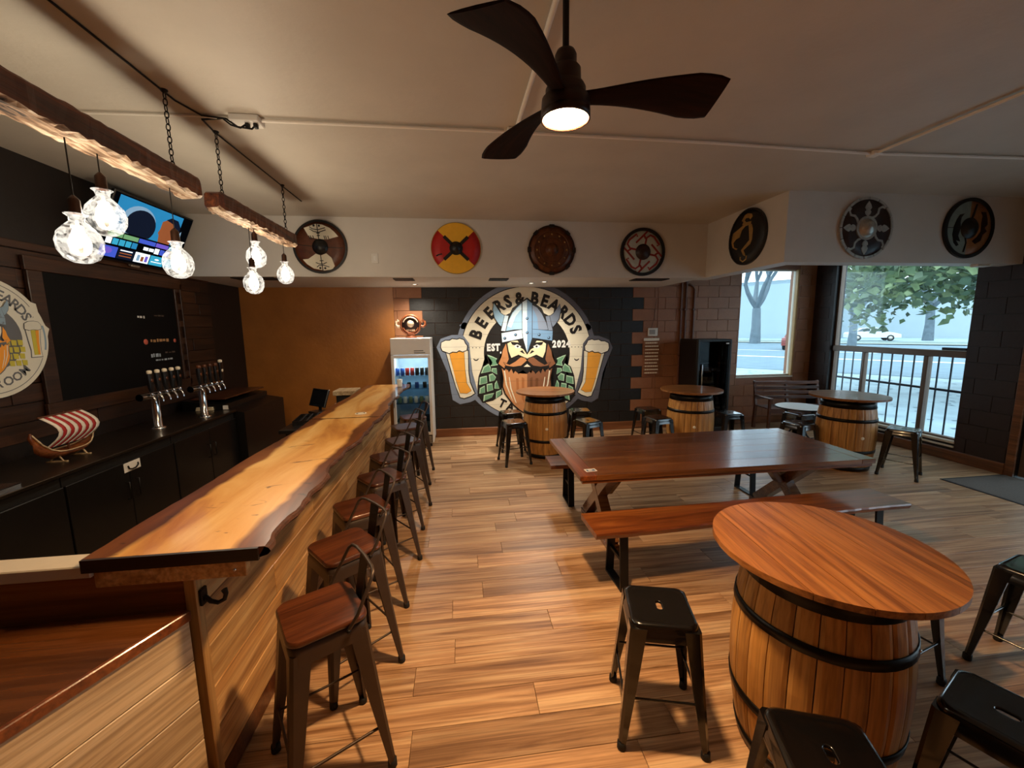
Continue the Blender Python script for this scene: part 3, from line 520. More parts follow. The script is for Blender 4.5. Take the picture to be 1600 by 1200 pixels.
('helmet','steel',29,[(0.944,1.723),(0.942,1.731),(0.936,1.737),(0.927,1.739),(0.919,1.737),(0.913,1.732),(0.911,1.723),(0.913,1.715),(0.919,1.709),(0.927,1.707),(0.935,1.709),(0.942,1.714)]),
('helmet','black',28,[(1.363,1.714),(1.36,1.727),(1.35,1.736),(1.338,1.74),(1.325,1.737),(1.316,1.728),(1.312,1.715),(1.315,1.702),(1.325,1.693),(1.337,1.689),(1.35,1.692),(1.36,1.701)]),
('helmet','steel',29,[(1.349,1.72),(1.347,1.728),(1.34,1.734),(1.332,1.737),(1.324,1.735),(1.318,1.729),(1.315,1.72),(1.318,1.712),(1.324,1.706),(1.332,1.704),(1.34,1.706),(1.346,1.712)]),
('helmet','black',28,[(1.529,1.661),(1.526,1.674),(1.517,1.683),(1.504,1.687),(1.491,1.684),(1.482,1.675),(1.478,1.662),(1.481,1.649),(1.491,1.64),(1.503,1.636),(1.516,1.639),(1.526,1.649)]),
('helmet','steel',29,[(1.515,1.667),(1.513,1.675),(1.507,1.681),(1.498,1.684),(1.49,1.682),(1.484,1.676),(1.481,1.668),(1.484,1.659),(1.49,1.653),(1.498,1.651),(1.506,1.653),(1.512,1.659)]),
('helmet','black',28,[(1.157,1.987),(1.154,2.0),(1.145,2.009),(1.132,2.013),(1.119,2.01),(1.11,2.001),(1.106,1.988),(1.11,1.976),(1.119,1.966),(1.132,1.963),(1.145,1.966),(1.154,1.975)]),
('helmet','steel',29,[(1.143,1.993),(1.141,2.001),(1.135,2.007),(1.127,2.01),(1.118,2.008),(1.112,2.002),(1.11,1.994),(1.112,1.985),(1.118,1.979),(1.126,1.977),(1.135,1.979),(1.141,1.985)]),
('helmet','black',28,[(1.156,1.751),(1.153,1.764),(1.143,1.773),(1.131,1.777),(1.118,1.774),(1.108,1.765),(1.105,1.752),(1.108,1.74),(1.118,1.73),(1.13,1.726),(1.143,1.73),(1.152,1.739)]),
('helmet','steel',29,[(1.142,1.757),(1.139,1.765),(1.133,1.771),(1.125,1.774),(1.117,1.772),(1.111,1.766),(1.108,1.758),(1.11,1.749),(1.116,1.743),(1.125,1.741),(1.133,1.743),(1.139,1.749)])]

PC = dict(black='#151312', cream='#efe7cd', foam='#f4edd6', amber='#f0a63a', slate='#7b8799', slate_dark='#5b5c66', mint='#b9dcb8', green='#6d9f7c', tan='#c98a58', tan2='#b3703f', brown='#8a5a3c', brown2='#734829', skin='#f0dfb4', white='#f2f0ea', sky='#9cc3dc', sky_light='#cfe3ee', steel='#6f93b4')
for k, v_ in PC.items(): M['paint_' + k] = plain('mural_paint_' + k, v_, .5, 0, .05, 6, .12)
JOINTS = [.13 + .2 * k for k in range(0, 14)]
def clip_band(tri, lo, hi):
    def cut(P, z, keep_above):
        o = []
        for i in range(len(P)):
            a, b = P[i - 1], P[i]; ia = (a[1] >= z) == keep_above; ib = (b[1] >= z) == keep_above
            if ia != ib and a[1] != b[1]:
                t = (z - a[1]) / (b[1] - a[1]); o.append((a[0] + t * (b[0] - a[0]), z))
            if ib: o.append(b)
        return o
    P = cut(tri, lo, True)
    return cut(P, hi, False) if len(P) > 2 else []
def tess(poly):
    bm = bmesh.new(); f = bm.faces.new([bm.verts.new((x, 0, z)) for x, z in poly]); r = bmesh.ops.triangulate(bm, faces=[f])
    T = [[(v.co.x, v.co.z) for v in q.verts] for q in bm.faces]; bm.free(); return T
def paint(mb, poly, y, tris=None):
    for T in (tris or tess(poly)):
        z0, z1 = min(p[1] for p in T), max(p[1] for p in T)
        for j in range(len(JOINTS)):
            lo = JOINTS[j] + .0012; hi = min((JOINTS[j + 1] if j + 1 < len(JOINTS) else 9) - .0012, SO)
            if z1 < lo or z0 > hi: continue
            P = clip_band(T, lo, hi)
            if len(P) > 2: mb.add([(x, y, z) for x, z in P], [tuple(range(len(P)))])
mural = empty('wall_mural', (0, 0, 0), 0, 'round viking badge mural painted on the black block wall', 'mural')
YM = YB - .0125
def text_tris(ch, size, bold, x, z, ang, sx=1.0):
    vs, fs = chars(ch, size, bold); T = []
    ca, sa = math.cos(ang), math.sin(ang)
    Q = [(x + (v.x * sx) * ca - v.y * sa, z + (v.x * sx) * sa + v.y * ca) for v in vs]
    for f in fs:
        for i in range(1, len(f) - 1): T.append([Q[f[0]], Q[f[i]], Q[f[i + 1]]])
    return T
for part, colr, lev, poly in MURAL:
    mb = MB(); paint(mb, poly, YM - .0007 * lev)
    if mb.v: mb.build(part, M['paint_' + colr], mural, fix=False)
cxm, czm = 1.136, 1.40
def letter(tris, lev, colr):
    mb = MB(); paint(mb, None, YM - .0007 * lev, tris)
    if mb.v: mb.build('letter', M['paint_' + colr], mural, fix=False)
for ch, a in zip('BEERS&BEARDS', (159, 146, 133, 121, 110.5, 98, 82, 71, 60, 48, 36.5, 25)):
    letter(text_tris(ch, .275, .013, cxm + .92 * math.cos(R(a)), czm + .92 * math.sin(R(a)), R(a - 90), .86), 8, 'black')
for i, ch in enumerate('TAPROOM'):
    a = 242.6 + i * 9.13; letter(text_tris(ch, .2, .008, cxm + .97 * math.cos(R(a)), czm + .97 * math.sin(R(a)), R(a + 90), .9), 8, 'black')
for i, ch in enumerate('EST.'): letter(text_tris(ch, .16, .009, .475 + .075 * i - (.02 if ch == '.' else 0), 1.505 - (.045 if ch == '.' else 0), 0, .8), 9, 'white')
for i, ch in enumerate('2024'): letter(text_tris(ch, .16, .009, 1.605 + .082 * i, 1.545, 0, .82), 9, 'white')

# ================================================================== BAR
bar = empty('bar_counter', (-1.0, 1.54, 0), 0, 'long wooden bar counter clad in horizontal boards', 'bar counter')
MB().box(-.30, -.022, .045, 4.28, 0, 1.0).build('body', M['black'], bar)
MB().box(-.022, -.002, 0, 4.28, 0, .10).build('kick_board', M['dark_wood'], bar)
bm_ = {}
def board(l, h_, key, m, t=.02):
    k = (round(l, 3), round(h_, 3), key)
    if k not in bm_: bm_[k] = MB().box(-t, 0, 0, l - .003, 0, h_ - .003, .003).mesh('board'); bm_[k].materials.append(m)
    return bm_[k]
for r_ in range(5):
    cuts = [0] + [c_ for c_ in ((.95, 2.35, 3.5), (1.55, 2.9), (.6, 2.0, 3.3), (1.2, 2.6, 3.8), (.8, 2.2, 3.1))[r_]] + [4.28]
    for a, b in zip(cuts, cuts[1:]): link('board', board(b - a, .178, 'bar', M['bar_board']), None, bar, (0, a, .105 + r_ * .178))
MB().box(-.02, .03, 0, 4.28, .955, 1.0, .004).build('top_rail', M['bar_board'], bar)
MB().box(-.03, .012, -.02, .02, 0, 1.0, .004).build('corner_trim', wood('corner_wood', '#7c5a35', '#a9814f', '#c49f6b', 2, .8, 9, .4, .1), bar)
# end wall, its pale capping and the cleat that carries the slab
bew = empty('bar_end_wall', (-1.0, 1.54, 0), 0, 'brown end wall of the bar with a pale capping, near left', 'wall panel')
MB().box(-.9, -.03, -.005, .04, 0, 1.0).build('end_panel', wood('end_panel_wood', '#6b3f1d', '#8f5a2c', '#a86f3c', 0, .8, 7, .35, .2), bew)
MB().box(-.98, -.30, -.045, .05, 1.0, 1.045, .004).build('capping', M['sill'], bew)
MB().box(-.30, .2, -.035, -.005, .955, 1.02, .003).build('cleat', M['bar_board'], bar)
MB().lathe([(.006, 0), (.006, .004), (.003, .006)], 10, (.16, -.035, .985), axis='y').build('screw', M['chrome'], bar)

def live_slab(name, y0, y1, label, seed):
    rn = random.Random(seed); t = empty(name, (-1.01, y0, 1.025), 0, label, 'bar top')
    n = int((y1 - y0) / .05); right = []; left = []
    ph = [rn.uniform(0, 6) for _ in range(5)]
    for i in range(n + 1):
        y = (y1 - y0) * i / n
        e = .018 * math.sin(y * 3.1 + ph[0]) + .012 * math.sin(y * 7.3 + ph[1]) + .008 * math.sin(y * 17 + ph[2]) + rn.uniform(-.005, .005)
        g = .012 * math.sin(y * 2.3 + ph[3]) + .008 * math.sin(y * 6.1 + ph[4]) + rn.uniform(-.003, .003)
        right.append((.275 + e, y)); left.append((-.30 + g, y))
    T = .045; mb = MB(); vs = []; fs = []
    for (xr, y), (xl, _) in zip(right, left):
        a = len(vs); k = 8; vs += [(xl + (xr - .012 - xl) * q / k, y, T) for q in range(k + 1)]
    for i in range(n):
        for q in range(8): a = i * 9 + q; fs.append((a, a + 1, a + 10, a + 9))
    mb.add(vs, fs)
    lo = [(xl, y, 0) for xl, y in left]; lr = [(xr - .04, y, 0) for xr, y in right]
    m2 = len(left); mb.add(lo + lr, [(i, m2 + i, m2 + i + 1, i + 1)[::-1] for i in range(m2 - 1)])
    mb.add(lo + [(xl, y, T) for xl, y in left], [(i, i + 1, m2 + i + 1, m2 + i) for i in range(m2 - 1)])
    for i in (0, m2 - 1): mb.add([(left[i][0], left[i][1], 0), (right[i][0] - .04, right[i][1], 0), (right[i][0] - .012, right[i][1], T), (left[i][0], left[i][1], T)], [(0, 1, 2, 3)])
    mb.build('slab', M['slab'], t, fix=False)
    # bark edge with ragged relief
    L = []
    for i, (xr, y) in enumerate(right):
        j = rn.uniform(-.006, .009); L.append([(xr - .013, y, T - .001), (xr - .002 + j * .4, y, T - .007), (xr + j, y, T - .02), (xr - .012 + j, y, .012), (xr - .041, y, .001)])
    mb = MB(); nn = 5
    for i in range(n):
        for q in range(4): mb.add([L[i][q], L[i][q + 1], L[i + 1][q + 1], L[i + 1][q]], [(0, 1, 2, 3)])
    mb.build('bark_edge', M['bark'], t, fix=False)
    return t
endm = wood('sawn_end_wood', '#120805', '#22110a', '#301a0f', 0, 1.5, 14, .4, .1)
s1 = live_slab('live_edge_counter', 1.50, 3.70, 'near live-edge slab of the bar top with pale grain and dark sawn end', 3)
MB().box(-.312, .262, -.012, -.001, -.002, .045).build('end_face', endm, s1)
s2 = live_slab('live_edge_counter', 3.712, 5.86, 'far live-edge slab of the bar top next to the fridge', 8)
MB().box(-.30, .26, -.006, -.001, 0, .047).build('end_face', endm, s2)

co = empty('coaster', (-.93, 3.86, 1.0725), 0, 'pale round coaster on the far bar slab just past the joint', 'coaster'); MB().lathe([(.05, 0), (.052, .002), (.05, .005), (.035, .0045), (0, .0045)], 24).build('disc', M['cork'], co); MB().lathe([(.03, .0046), (.04, .0046), (.04, .0052), (.03, .0052), (.03, .0046)], 24, cap=False).build('printed_ring', M['iron'], co)
gt = empty('glass_tumbler', (-.82, 5.60, 1.0725), 0, 'small pale glass at the far end of the bar by the fridge', 'glass'); MB().lathe([(.03, 0), (.038, .10), (.035, .10), (.028, .01), (0, .01)], 20, cap=False).build('tumbler', plain('frosted_glass', '#d5d3cc', .2), gt); MB().lathe([(.034, .06), (.0345, .10), (0, .104)], 20, cap=False).build('napkin', M['white'], gt)
# low counter bending towards the camera
low = empty('low_counter', (-1.0, 1.49, 0), 0, 'lower wooden counter in the near left corner with pale board front', 'counter')
dirv = Vector((-.42, -.9075)); e = dirv * 1.25
poly = [(0, 0), (e.x, e.y), (-1.25, e.y), (-1.25, 0)]
MB().prism(poly, .82, .85).build('worktop', wood('low_worktop_wood', '#4c2a12', '#70401d', '#8a552c', 0, .7, 6, .25, .4), low)
ang = math.atan2(dirv.y, dirv.x) - -PI / 2
fr = empty('edge_guide'); bpy.data.objects.remove(fr)
MB().box(-.005, .012, -1.25, .0, .815, .853, .003).build('edge_strip', M['bench_wood'], low, (0, 0, 0), (0, 0, ang))
for r_ in range(5):
    for a, b in zip((0, (.5, .8, .35, .65, .95)[r_]), ((.5, .8, .35, .65, .95)[r_], 1.25)):
        link('board', board(b - a, .163, 'pale', M['pale_board']), None, low, (dirv.x * b, dirv.y * b, r_ * .163), (0, 0, ang))
MB().prism([(-.03, -.03), (e.x - .03, e.y), (-1.2, e.y), (-1.2, -.03)], 0, .815).build('body', M['black'], low)
hk = empty('coat_hook', (-.987, 1.545, .865), 0, 'black iron hook on the near corner of the bar', 'hook')
MB().box(0, .012, -.018, .018, -.03, .035, .003).build('plate', M['iron'], hk)
MB().tube([(.01, 0, .0), (.03, 0, -.022), (.055, 0, -.03), (.078, 0, -.018), (.085, 0, .005), (.08, 0, .022)], [.009, .0085, .008, .008, .0085, .011], 8).build('hook', M['iron'], hk)
# pale wood return at the far end of the bar
fb = empty('bar_return', (-1.36, 5.55, 0), 0, 'short pale wooden ledge at the far end behind the bar', 'counter')
MB().box(-.28, .0, -.12, .18, 1.0, 1.06, .006).build('ledge', M['pale_board'], fb); MB().box(-.25, .05, -.08, .15, 0, 1.0).build('body', M['black'], fb)

# ================================================================== BAR STOOLS WITH BACK
def legs(root, m, H, top, foot, wt=.075, wb=.03):
    mbs = []
    for sx in (1, -1):
        for sy in (1, -1):
            def sec(w_, t, ox, oy, z): return [(sx * (ox - q[0]), sy * (oy - q[1]), z) for q in ((w_, 0), (.012, 0), (0, .012), (0, w_), (t, w_), (t, t), (w_, t))]
            mb = MB(); mb.loft([sec(wt, .014, top, top, H), sec((wt + wb) / 2, .013, (top + foot) / 2, (top + foot) / 2, H / 2), sec(wb, .012, foot, foot, .03)], True, False)
            lg = mb.build('leg', m, root)
            MB().lathe([(.017, 0), (.02, .004), (.019, .034), (.0, .036)], 10, (sx * (foot - .014), sy * (foot - .014), 0)).build('foot', M['rubber'], lg)
def braces(root, m, H, top, foot, zs=(.2, .2)):
    for i, (sx, sy) in enumerate(((1, 0), (-1, 0), (0, 1), (0, -1))):
        z = zs[0] if sx else zs[1]; q = foot + (top - foot) * z / H - .012
        a, b = ((sx * q, -q, z), (sx * q, q, z)) if sx else ((-q, sy * q, z), (q, sy * q, z))
        MB().tube([a, b], .006, 6).build('stretcher', m, root)
def make_bar_stool():
    t = empty('bar_stool'); H = .685; top, foot = .143, .205
    MB().loft([rsq(.148, .035, H - .075), rsq(.145, .035, H - .035), rsq(.146, .04, H - .006), rsq(.138, .04, H)], True).build('apron', M['gun_metal'], t)
    MB().loft([rsq(.143, .045, H), rsq(.15, .05, H + .006), rsq(.15, .05, H + .018), rsq(.144, .046, H + .025)], True).build('seat', M['seat_wood'], t)
    legs(t, M['gun_metal'], H - .03, top, foot); braces(t, M['gun_metal'], H, top, foot, (.24, .2))
    # low tube back on the +x side and its sheet splat
    P = [(.06, -.157, H - .01), (.10, -.163, H + .05), (.165, -.150, H + .17), (.178, -.135, H + .186), (.185, -.10, H + .19), (.188, 0, H + .192)]
    P = P + [(x, -y, z) for x, y, z in P[-2::-1]]
    MB().tube(P, .0075, 8).build('back_tube', M['gun_metal'], t)
    MB().loft([[(.150, -.035, H - .06), (.150, .035, H - .06), (.154, .035, H - .06), (.154, -.035, H - .06)], [(.152, -.038, H + .02), (.152, .038, H + .02), (.156, .038, H + .02), (.156, -.038, H + .02)], [(.184, -.042, H + .19), (.184, .042, H + .19), (.188, .042, H + .19), (.188, -.042, H + .19)]], True, False).build('splat', M['iron'], t)
    for s_ in (1, -1): MB().lathe([(.009, 0), (.009, .006), (.004, .009)], 8, (.062, s_ * .158 - (.006 if s_ > 0 else -.006) * 0, H - .008), axis='y').build('bolt', M['iron'], t)
    return t
SP = [(-.60, 1.63, 30.7, 'nearest the camera, at the near corner of the bar'), (-.645, 2.15, 39.7, 'second from the near end of the bar'), (-.67, 2.645, 32, 'third from the near end of the bar'), (-.64, 3.184, 38, 'fourth from the near end of the bar'), (-.655, 3.70, 34, 'fifth from the near end of the bar'), (-.62, 4.24, 30, 'third from the fridge end of the bar'), (-.66, 4.84, 26, 'second from the fridge end of the bar'), (-.64, 5.38, 20, 'last in the row, in front of the fridge')]
proto = make_bar_stool()
for i, (x, y, a, l) in enumerate(SP):
    o = proto if i == 0 else copy_tree(proto)
    o.location = (x, y, 0); o.rotation_euler.z = R(a); tag(o, 'wood-seat bar stool with low back, ' + l, 'bar stool', 'bar stools along the bar')

# ================================================================== BACKLESS BLACK STOOLS
def make_stool():
    t = empty('metal_stool'); H = .58; n = 8
    slot = lambda z, g=0: [(.016 * (1 if math.cos(a) > 0 else -1) * 0 + (.013 + g) * math.cos(a), (.026 + g) * math.sin(a) if abs(math.sin(a)) < .0 else (.013 + g) * math.sin(a) + .015 * (1 if math.sin(a) > 0 else -1), z) for a in [PI / 4 * 0 + 2 * PI * (i + .5) / 32 for i in range(32)]]
    L = [slot(H - .012, -.001), slot(H - .004), slot(H - .0022, .002), slot(H - .002, .004), slot(H - .002, .007), rsq(.105, .03, H - .002), rsq(.115, .035, H - .002), rsq(.128, .04, H), rsq(.138, .042, H - .004), rsq(.142, .044, H - .012), rsq(.142, .042, H - .034), rsq(.145, .042, H - .038), rsq(.150, .04, H - .075)]
    # align the slot loop with the seat loops by angle
    def al(l): return sorted(l, key=lambda p: math.atan2(p[1], p[0]) % (2 * PI))
    L = [al(l) for l in L]
    MB().loft(L, False).build('seat', M['black_metal'], t)
    legs(t, M['black_metal'], H - .02, .147, .19, .07, .03); braces(t, M['black_metal'], H, .147, .19, (.2, .24))
    return t
ST = [(.871, 1.626, -15, 'left of the near barrel table, whole in view', None), (2.19, 1.71, 15, 'mostly hidden behind the near barrel table', None), (2.945, 1.58, 15, 'at the right edge, beyond the near barrel table', None), (1.742, .966, 24, 'dark, in the lower right corner', None), (1.06, .93, -20, 'cut off by the bottom edge, in front of the near barrel', None),
      (.727, 6.06, 8, 'against the mural, left of its barrel table', None), (.70, 5.42, 12, 'left front of the mural barrel table', None), (1.80, 6.0, -6, 'right rear of the mural barrel table', None), (1.70, 5.30, 20, 'right front of the mural barrel table', None),
      (2.86, 5.93, 5, 'left rear of the middle barrel table', None), (2.72, 5.32, 10, 'left front of the middle barrel table', None), (3.86, 5.42, -4, 'right of the middle barrel table, by the dark cooler', None),
      (4.33, 4.68, 12, 'left of the barrel table by the tall window', None), (4.80, 5.20, 8, 'behind the barrel table by the tall window', None), (5.28, 4.19, 33, 'in front of the tall window, right of its barrel table', None)]
proto = make_stool()
for i, (x, y, a, l, _) in enumerate(ST):
    o = proto if i == 0 else copy_tree(proto)
    o.location = (x, y, 0); o.rotation_euler.z = R(a); tag(o, 'black metal backless stool ' + l, 'stool', 'black stools around the barrel tables')

# ================================================================== BARREL TABLES
BH = .90
def br(z): u = (z / BH - .5) * 2; return .318 - .052 * u * u
NS = 24
def stave():
    mb = MB(); hw = PI / NS - .006; loops = []
    for k in range(11):
        z = BH * k / 10; r_ = br(z); q = []
        for rr, a in ((r_ - .02, -hw), (r_ - .003, -hw), (r_, -hw * .6), (r_, hw * .6), (r_ - .003, hw), (r_ - .02, hw)): q.append((rr * math.cos(a), rr * math.sin(a), z))
        loops.append(q)
    mb.loft(loops, True, False); return mb.mesh('stave')
stave_me = stave(); stave_me.materials.append(M['stave'])
def hoop(z0, z1):
    L = []
    for z, d in ((z0, .0), (z0, .005), (z1, .005), (z1, 0)): L.append([((br(z) + d) * math.cos(2 * PI * k / 48), (br(z) + d) * math.sin(2 * PI * k / 48), z) for k in range(48)])
    L.append(L[0]); return MB().loft(L, False).mesh('hoop')
hoops = [hoop(*q) for q in ((.012, .07), (.245, .285), (.635, .675), (.80, .885))]
for h_ in hoops: h_.materials.append(M['hoop'])
def round_planks(root, r0, z0, z1, n, m, name='top_plank'):
    for k in range(n):
        x0 = -r0 + 2 * r0 * k / n + .0014; x1 = -r0 + 2 * r0 * (k + 1) / n - .0014; P = []
        for i in range(13):
            x = x0 + (x1 - x0) * i / 12; P.append((x, math.sqrt(max(0, r0 * r0 - x * x))))
        Q = P + [(x, -y) for x, y in P[::-1]]; Q2 = [Q[0]]
        for p in Q[1:]:
            if math.hypot(p[0] - Q2[-1][0], p[1] - Q2[-1][1]) > 1e-4: Q2.append(p)
        if math.hypot(Q2[0][0] - Q2[-1][0], Q2[0][1] - Q2[-1][1]) < 1e-4: Q2.pop()
        MB().prism(Q2, z0, z1).build(name, m, root)
def barrel(x, y, rz, bung, label, topm, n=6):
    t = empty('barrel_table', (x, y, 0), rz, label, 'barrel table', 'barrel tables')
    for k in range(NS): link('stave', stave_me, None, t, (0, 0, 0), (0, 0, 2 * PI * k / NS))
    for h_ in hoops: link('hoop', h_, None, t)
    MB().lathe([(0, 0), (.24, 0), (.24, .02), (0, .02)], 24, (0, 0, .03), cap=False).build('barrel_head', M['stave'], t)
    MB().lathe([(0, 0), (.26, 0), (.26, .02), (0, .02)], 24, (0, 0, .865), cap=False).build('barrel_head', M['stave'], t)
    round_planks(t, .415, .915, .94, n, topm)
    MB().box(-.3, .3, -.05, .05, .886, .915).build('batten', M['dark_wood'], t)
    if bung is not None:
        q = MB().lathe([(.02, -.01), (.02, .004), (.017, .007), (0, .007)], 14, axis='y').build('bung', M['cork'], t)
        r_ = br(.45); a = R(bung) - rz; q.location = (r_ * math.cos(a), r_ * math.sin(a), .45); q.rotation_euler = (0, 0, a + PI / 2)
    for z, a in ((.655, -58), (.82, -58)):
        a2 = R(a) - rz; q = MB().lathe([(.006, 0), (.006, .003), (.003, .005)], 8, axis='y').build('rivet', M['chrome'], t); r_ = br(z) + .005; q.location = (r_ * math.cos(a2), r_ * math.sin(a2), z); q.rotation_euler = (0, 0, a2 + PI / 2)
    return t
barrel(1.475, 1.42, R(-6), None, 'large barrel table in the right foreground with a planked round top', M['top_wood'], 6)
barrel(1.19, 5.70, R(80), -98, 'barrel table standing in front of the viking mural', M['top_wood'], 5)
barrel(3.27, 5.44, R(85), -110, 'middle barrel table beside the dark drinks cooler', M['top_wood'], 5)
barrel(4.90, 4.58, R(70), -104, 'barrel table beside the tall street window', M['top_wood'], 5)

# ================================================================== DINING TABLE AND BENCHES
tb_ = empty('trestle_table', (2.13, 3.40, 0), R(.2), 'long brown wooden table with crossed trestle legs', 'table')
hx, hy, z0, z1 = 1.265, .53, .69, .73
MB().box(-hx, -hx + .13, -hy, hy, z0, z1, .004).build('end_board', wood('table_end_wood', '#5a2a10', '#7d3f1b', '#995428', 1, .8, 10, .3, .35, .06), tb_)
MB().box(hx - .13, hx, -hy, hy, z0, z1, .004).build('end_board', M['table_wood'], tb_)
for k in range(6):
    a = -hy + 2 * hy * k / 6; MB().box(-hx + .131, hx - .131, a + .0006, a + 2 * hy / 6 - .0006, z0, z1, .0015).build('top_plank', M['table_wood'], tb_)
MB().box(-hx + .02, hx - .02, -hy + .012, -hy + .05, z0 - .025, z0).box(-hx + .02, hx - .02, hy - .05, hy - .012, z0 - .025, z0).build('under_rail', M['bench_wood'], tb_)
for x in (-.92, .92):
    for s_ in (1, -1):
        mb = MB(); a = Vector((x, -s_ * .33, .05)); b = Vector((x, s_ * .33, .665)); d = (b - a).normalized(); nrm = Vector((0, -d.z, d.y)) * .045; wx = Vector((.045, 0, 0))
        off_ = Vector((.0 if s_ > 0 else .002, 0, 0))
        mb.loft([[a - nrm - wx, a + nrm - wx, a + nrm + wx, a - nrm + wx], [b - nrm - wx, b + nrm - wx, b + nrm + wx, b - nrm + wx]], True, False).build('cross_leg', M['table_wood'], tb_, off_)
    MB().box(x - .05, x + .05, -.42, .42, .64, .69, .005).build('top_bearer', M['table_wood'], tb_); MB().box(x - .05, x + .05, -.40, .40, 0, .05, .005).build('foot_bearer', M['table_wood'], tb_)
    s_ = 1 if x < 0 else -1
    MB().loft([[(x + s_ * .04, -.04, .36), (x + s_ * .04, .04, .36), (x + s_ * .10, .04, .36), (x + s_ * .10, -.04, .36)], [(x + s_ * .30, -.04, .69), (x + s_ * .30, .04, .69), (x + s_ * .36, .04, .69), (x + s_ * .36, -.04, .69)]], True, False).build('brace', M['table_wood'], tb_)
stk = empty('table_sticker', (.985, 2.985, .73), R(6), 'small white and blue sticker on the table corner', 'sticker')
MB().box(-.045, .045, -.03, .03, 0, .001).build('card', M['white'], stk); MB().box(-.036, .036, -.022, .016, .001, .0015).build('print', plain('blue_print', '#3f5f86', .4), stk)
MB().box(-.02, .012, -.01, .006, .0015, .002).build('mark', M['white'], stk)

def bench(loc, rz, ln, wd, label, seed):
    t = empty('bench', loc, rz, label, 'bench', 'benches at the long table'); rn = random.Random(seed); n = 40; A = []; B = []
    for i in range(n + 1):
        x = -ln / 2 + ln * i / n; A.append((x, -wd / 2 + .008 * math.sin(x * 5 + seed) + rn.uniform(-.003, .003), 0)); B.append((x, wd / 2 + .006 * math.sin(x * 4 + 2 * seed) + rn.uniform(-.003, .003), 0))
    mb = MB(); z0, z1 = .42, .46
    loops = [[(A[i][0], A[i][1] + .012, z0), (A[i][0], A[i][1], z1 - .012), (A[i][0], A[i][1] + .006, z1), (A[i][0], -wd / 6, z1), (A[i][0], wd / 6, z1), (B[i][0], B[i][1], z1), (B[i][0], B[i][1] - .01, z0)] for i in range(n + 1)]
    mb.loft(loops, True, False).build('seat', M['bench_wood'], t)
    for x in (-ln / 2 + .22, ln / 2 - .22):
        w0, w1, q = .13, .10, .022
        def bar_(a, b, m=M['iron']):
            a, b = Vector(a), Vector(b); d = (b - a).normalized(); nn = Vector((0, -d.z, d.y)) * .008; wx = Vector((.03, 0, 0))
            return [[a - nn - wx, a + nn - wx, a + nn + wx, a - nn + wx], [b - nn - wx, b + nn - wx, b + nn + wx, b - nn + wx]]
        for s_ in (1, -1): MB().loft(bar_((x, s_ * w0, .012), (x, s_ * w1, .42)), True, False).build('leg', M['iron'], t)
        MB().box(x - .03, x + .03, -w0 - .008, w0 + .008, 0, .016, .002).build('foot_bar', M['iron'], t); MB().box(x - .03, x + .03, -w1 - .01, w1 + .01, .408, .42).build('leg_plate', M['iron'], t)
        MB().box(x - .012, x + .012, -.118, .118, .20, .22).build('cross_bar', M['iron'], t)
bench((2.14, 2.70, 0), R(2.2), 2.55, .32, 'orange-brown live-edge bench in front of the long table', 3)
bench((2.10, 4.03, 0), R(-1), 2.45, .32, 'bench pushed under the far side of the long table', 5)

# ================================================================== FAR RIGHT CORNER
pb = empty('park_bench', (5.75, 6.35, 0), R(-7), 'slatted dark wooden garden bench in the corner under the small window', 'bench')
for x in (-.56, 0, .56):
    MB().loft([[(x - .02, .20, .0), (x + .02, .20, .0), (x + .02, .25, .0), (x - .02, .25, .0)], [(x - .02, .17, .42), (x + .02, .17, .42), (x + .02, .22, .42), (x - .02, .22, .42)], [(x - .018, .26, .84), (x + .018, .26, .84), (x + .018, .29, .84), (x - .018, .29, .84)]], True, False).build('back_post', M['dark_wood'], pb)
    if x: MB().box(x - .02, x + .02, -.22, -.18, 0, .58, .004).build('leg', M['dark_wood'], pb); MB().box(x - .03, x + .03, -.25, .2, .58, .605, .006).build('arm_rest', M['dark_wood'], pb)
for k in range(4): MB().box(-.58, .58, -.012, .012, 0, .055, .004).build('back_slat', M['dark_wood'], pb, (0, .205 + .017 * k, .52 + .085 * k))
for k in range(5): MB().box(-.58, .58, -.22 + k * .085, -.15 + k * .085, .405, .425, .004).build('seat_slat', M['dark_wood'], pb)
MB().box(-.55, .55, -.215, -.19, .34, .405).build('front_rail', M['dark_wood'], pb)
ct = empty('cafe_table', (5.28, 5.72, 0), R(20), 'small round white-topped table with curled iron legs', 'table')
MB().lathe([(.30, 0), (.335, .006), (.335, .018), (.32, .025)], 40, (0, 0, .535)).build('top', M['white'], ct)
MB().lathe([(.336, 0), (.342, .003), (.342, .016), (.336, .02)], 40, (0, 0, .535)).build('edge_band', M['iron'], ct)
for k in range(3):
    c_, s_ = math.cos(2 * PI * k / 3 + .4), math.sin(2 * PI * k / 3 + .4)
    pr = [(.26, .53), (.20, .50), (.12, .42), (.07, .32), (.08, .22), (.14, .12), (.22, .05), (.27, .03), (.30, .05), (.29, .08), (.26, .085)]
    MB().tube([(r_ * c_, r_ * s_, z) for r_, z in pr], .014, 8).build('leg', M['iron'], ct)
MB().lathe([(.085, 0), (.09, .01), (.085, .02), (.07, .02), (.065, .01), (.07, 0), (.085, 0)], 20, (0, 0, .26), cap=False).build('ring', M['iron'], ct)
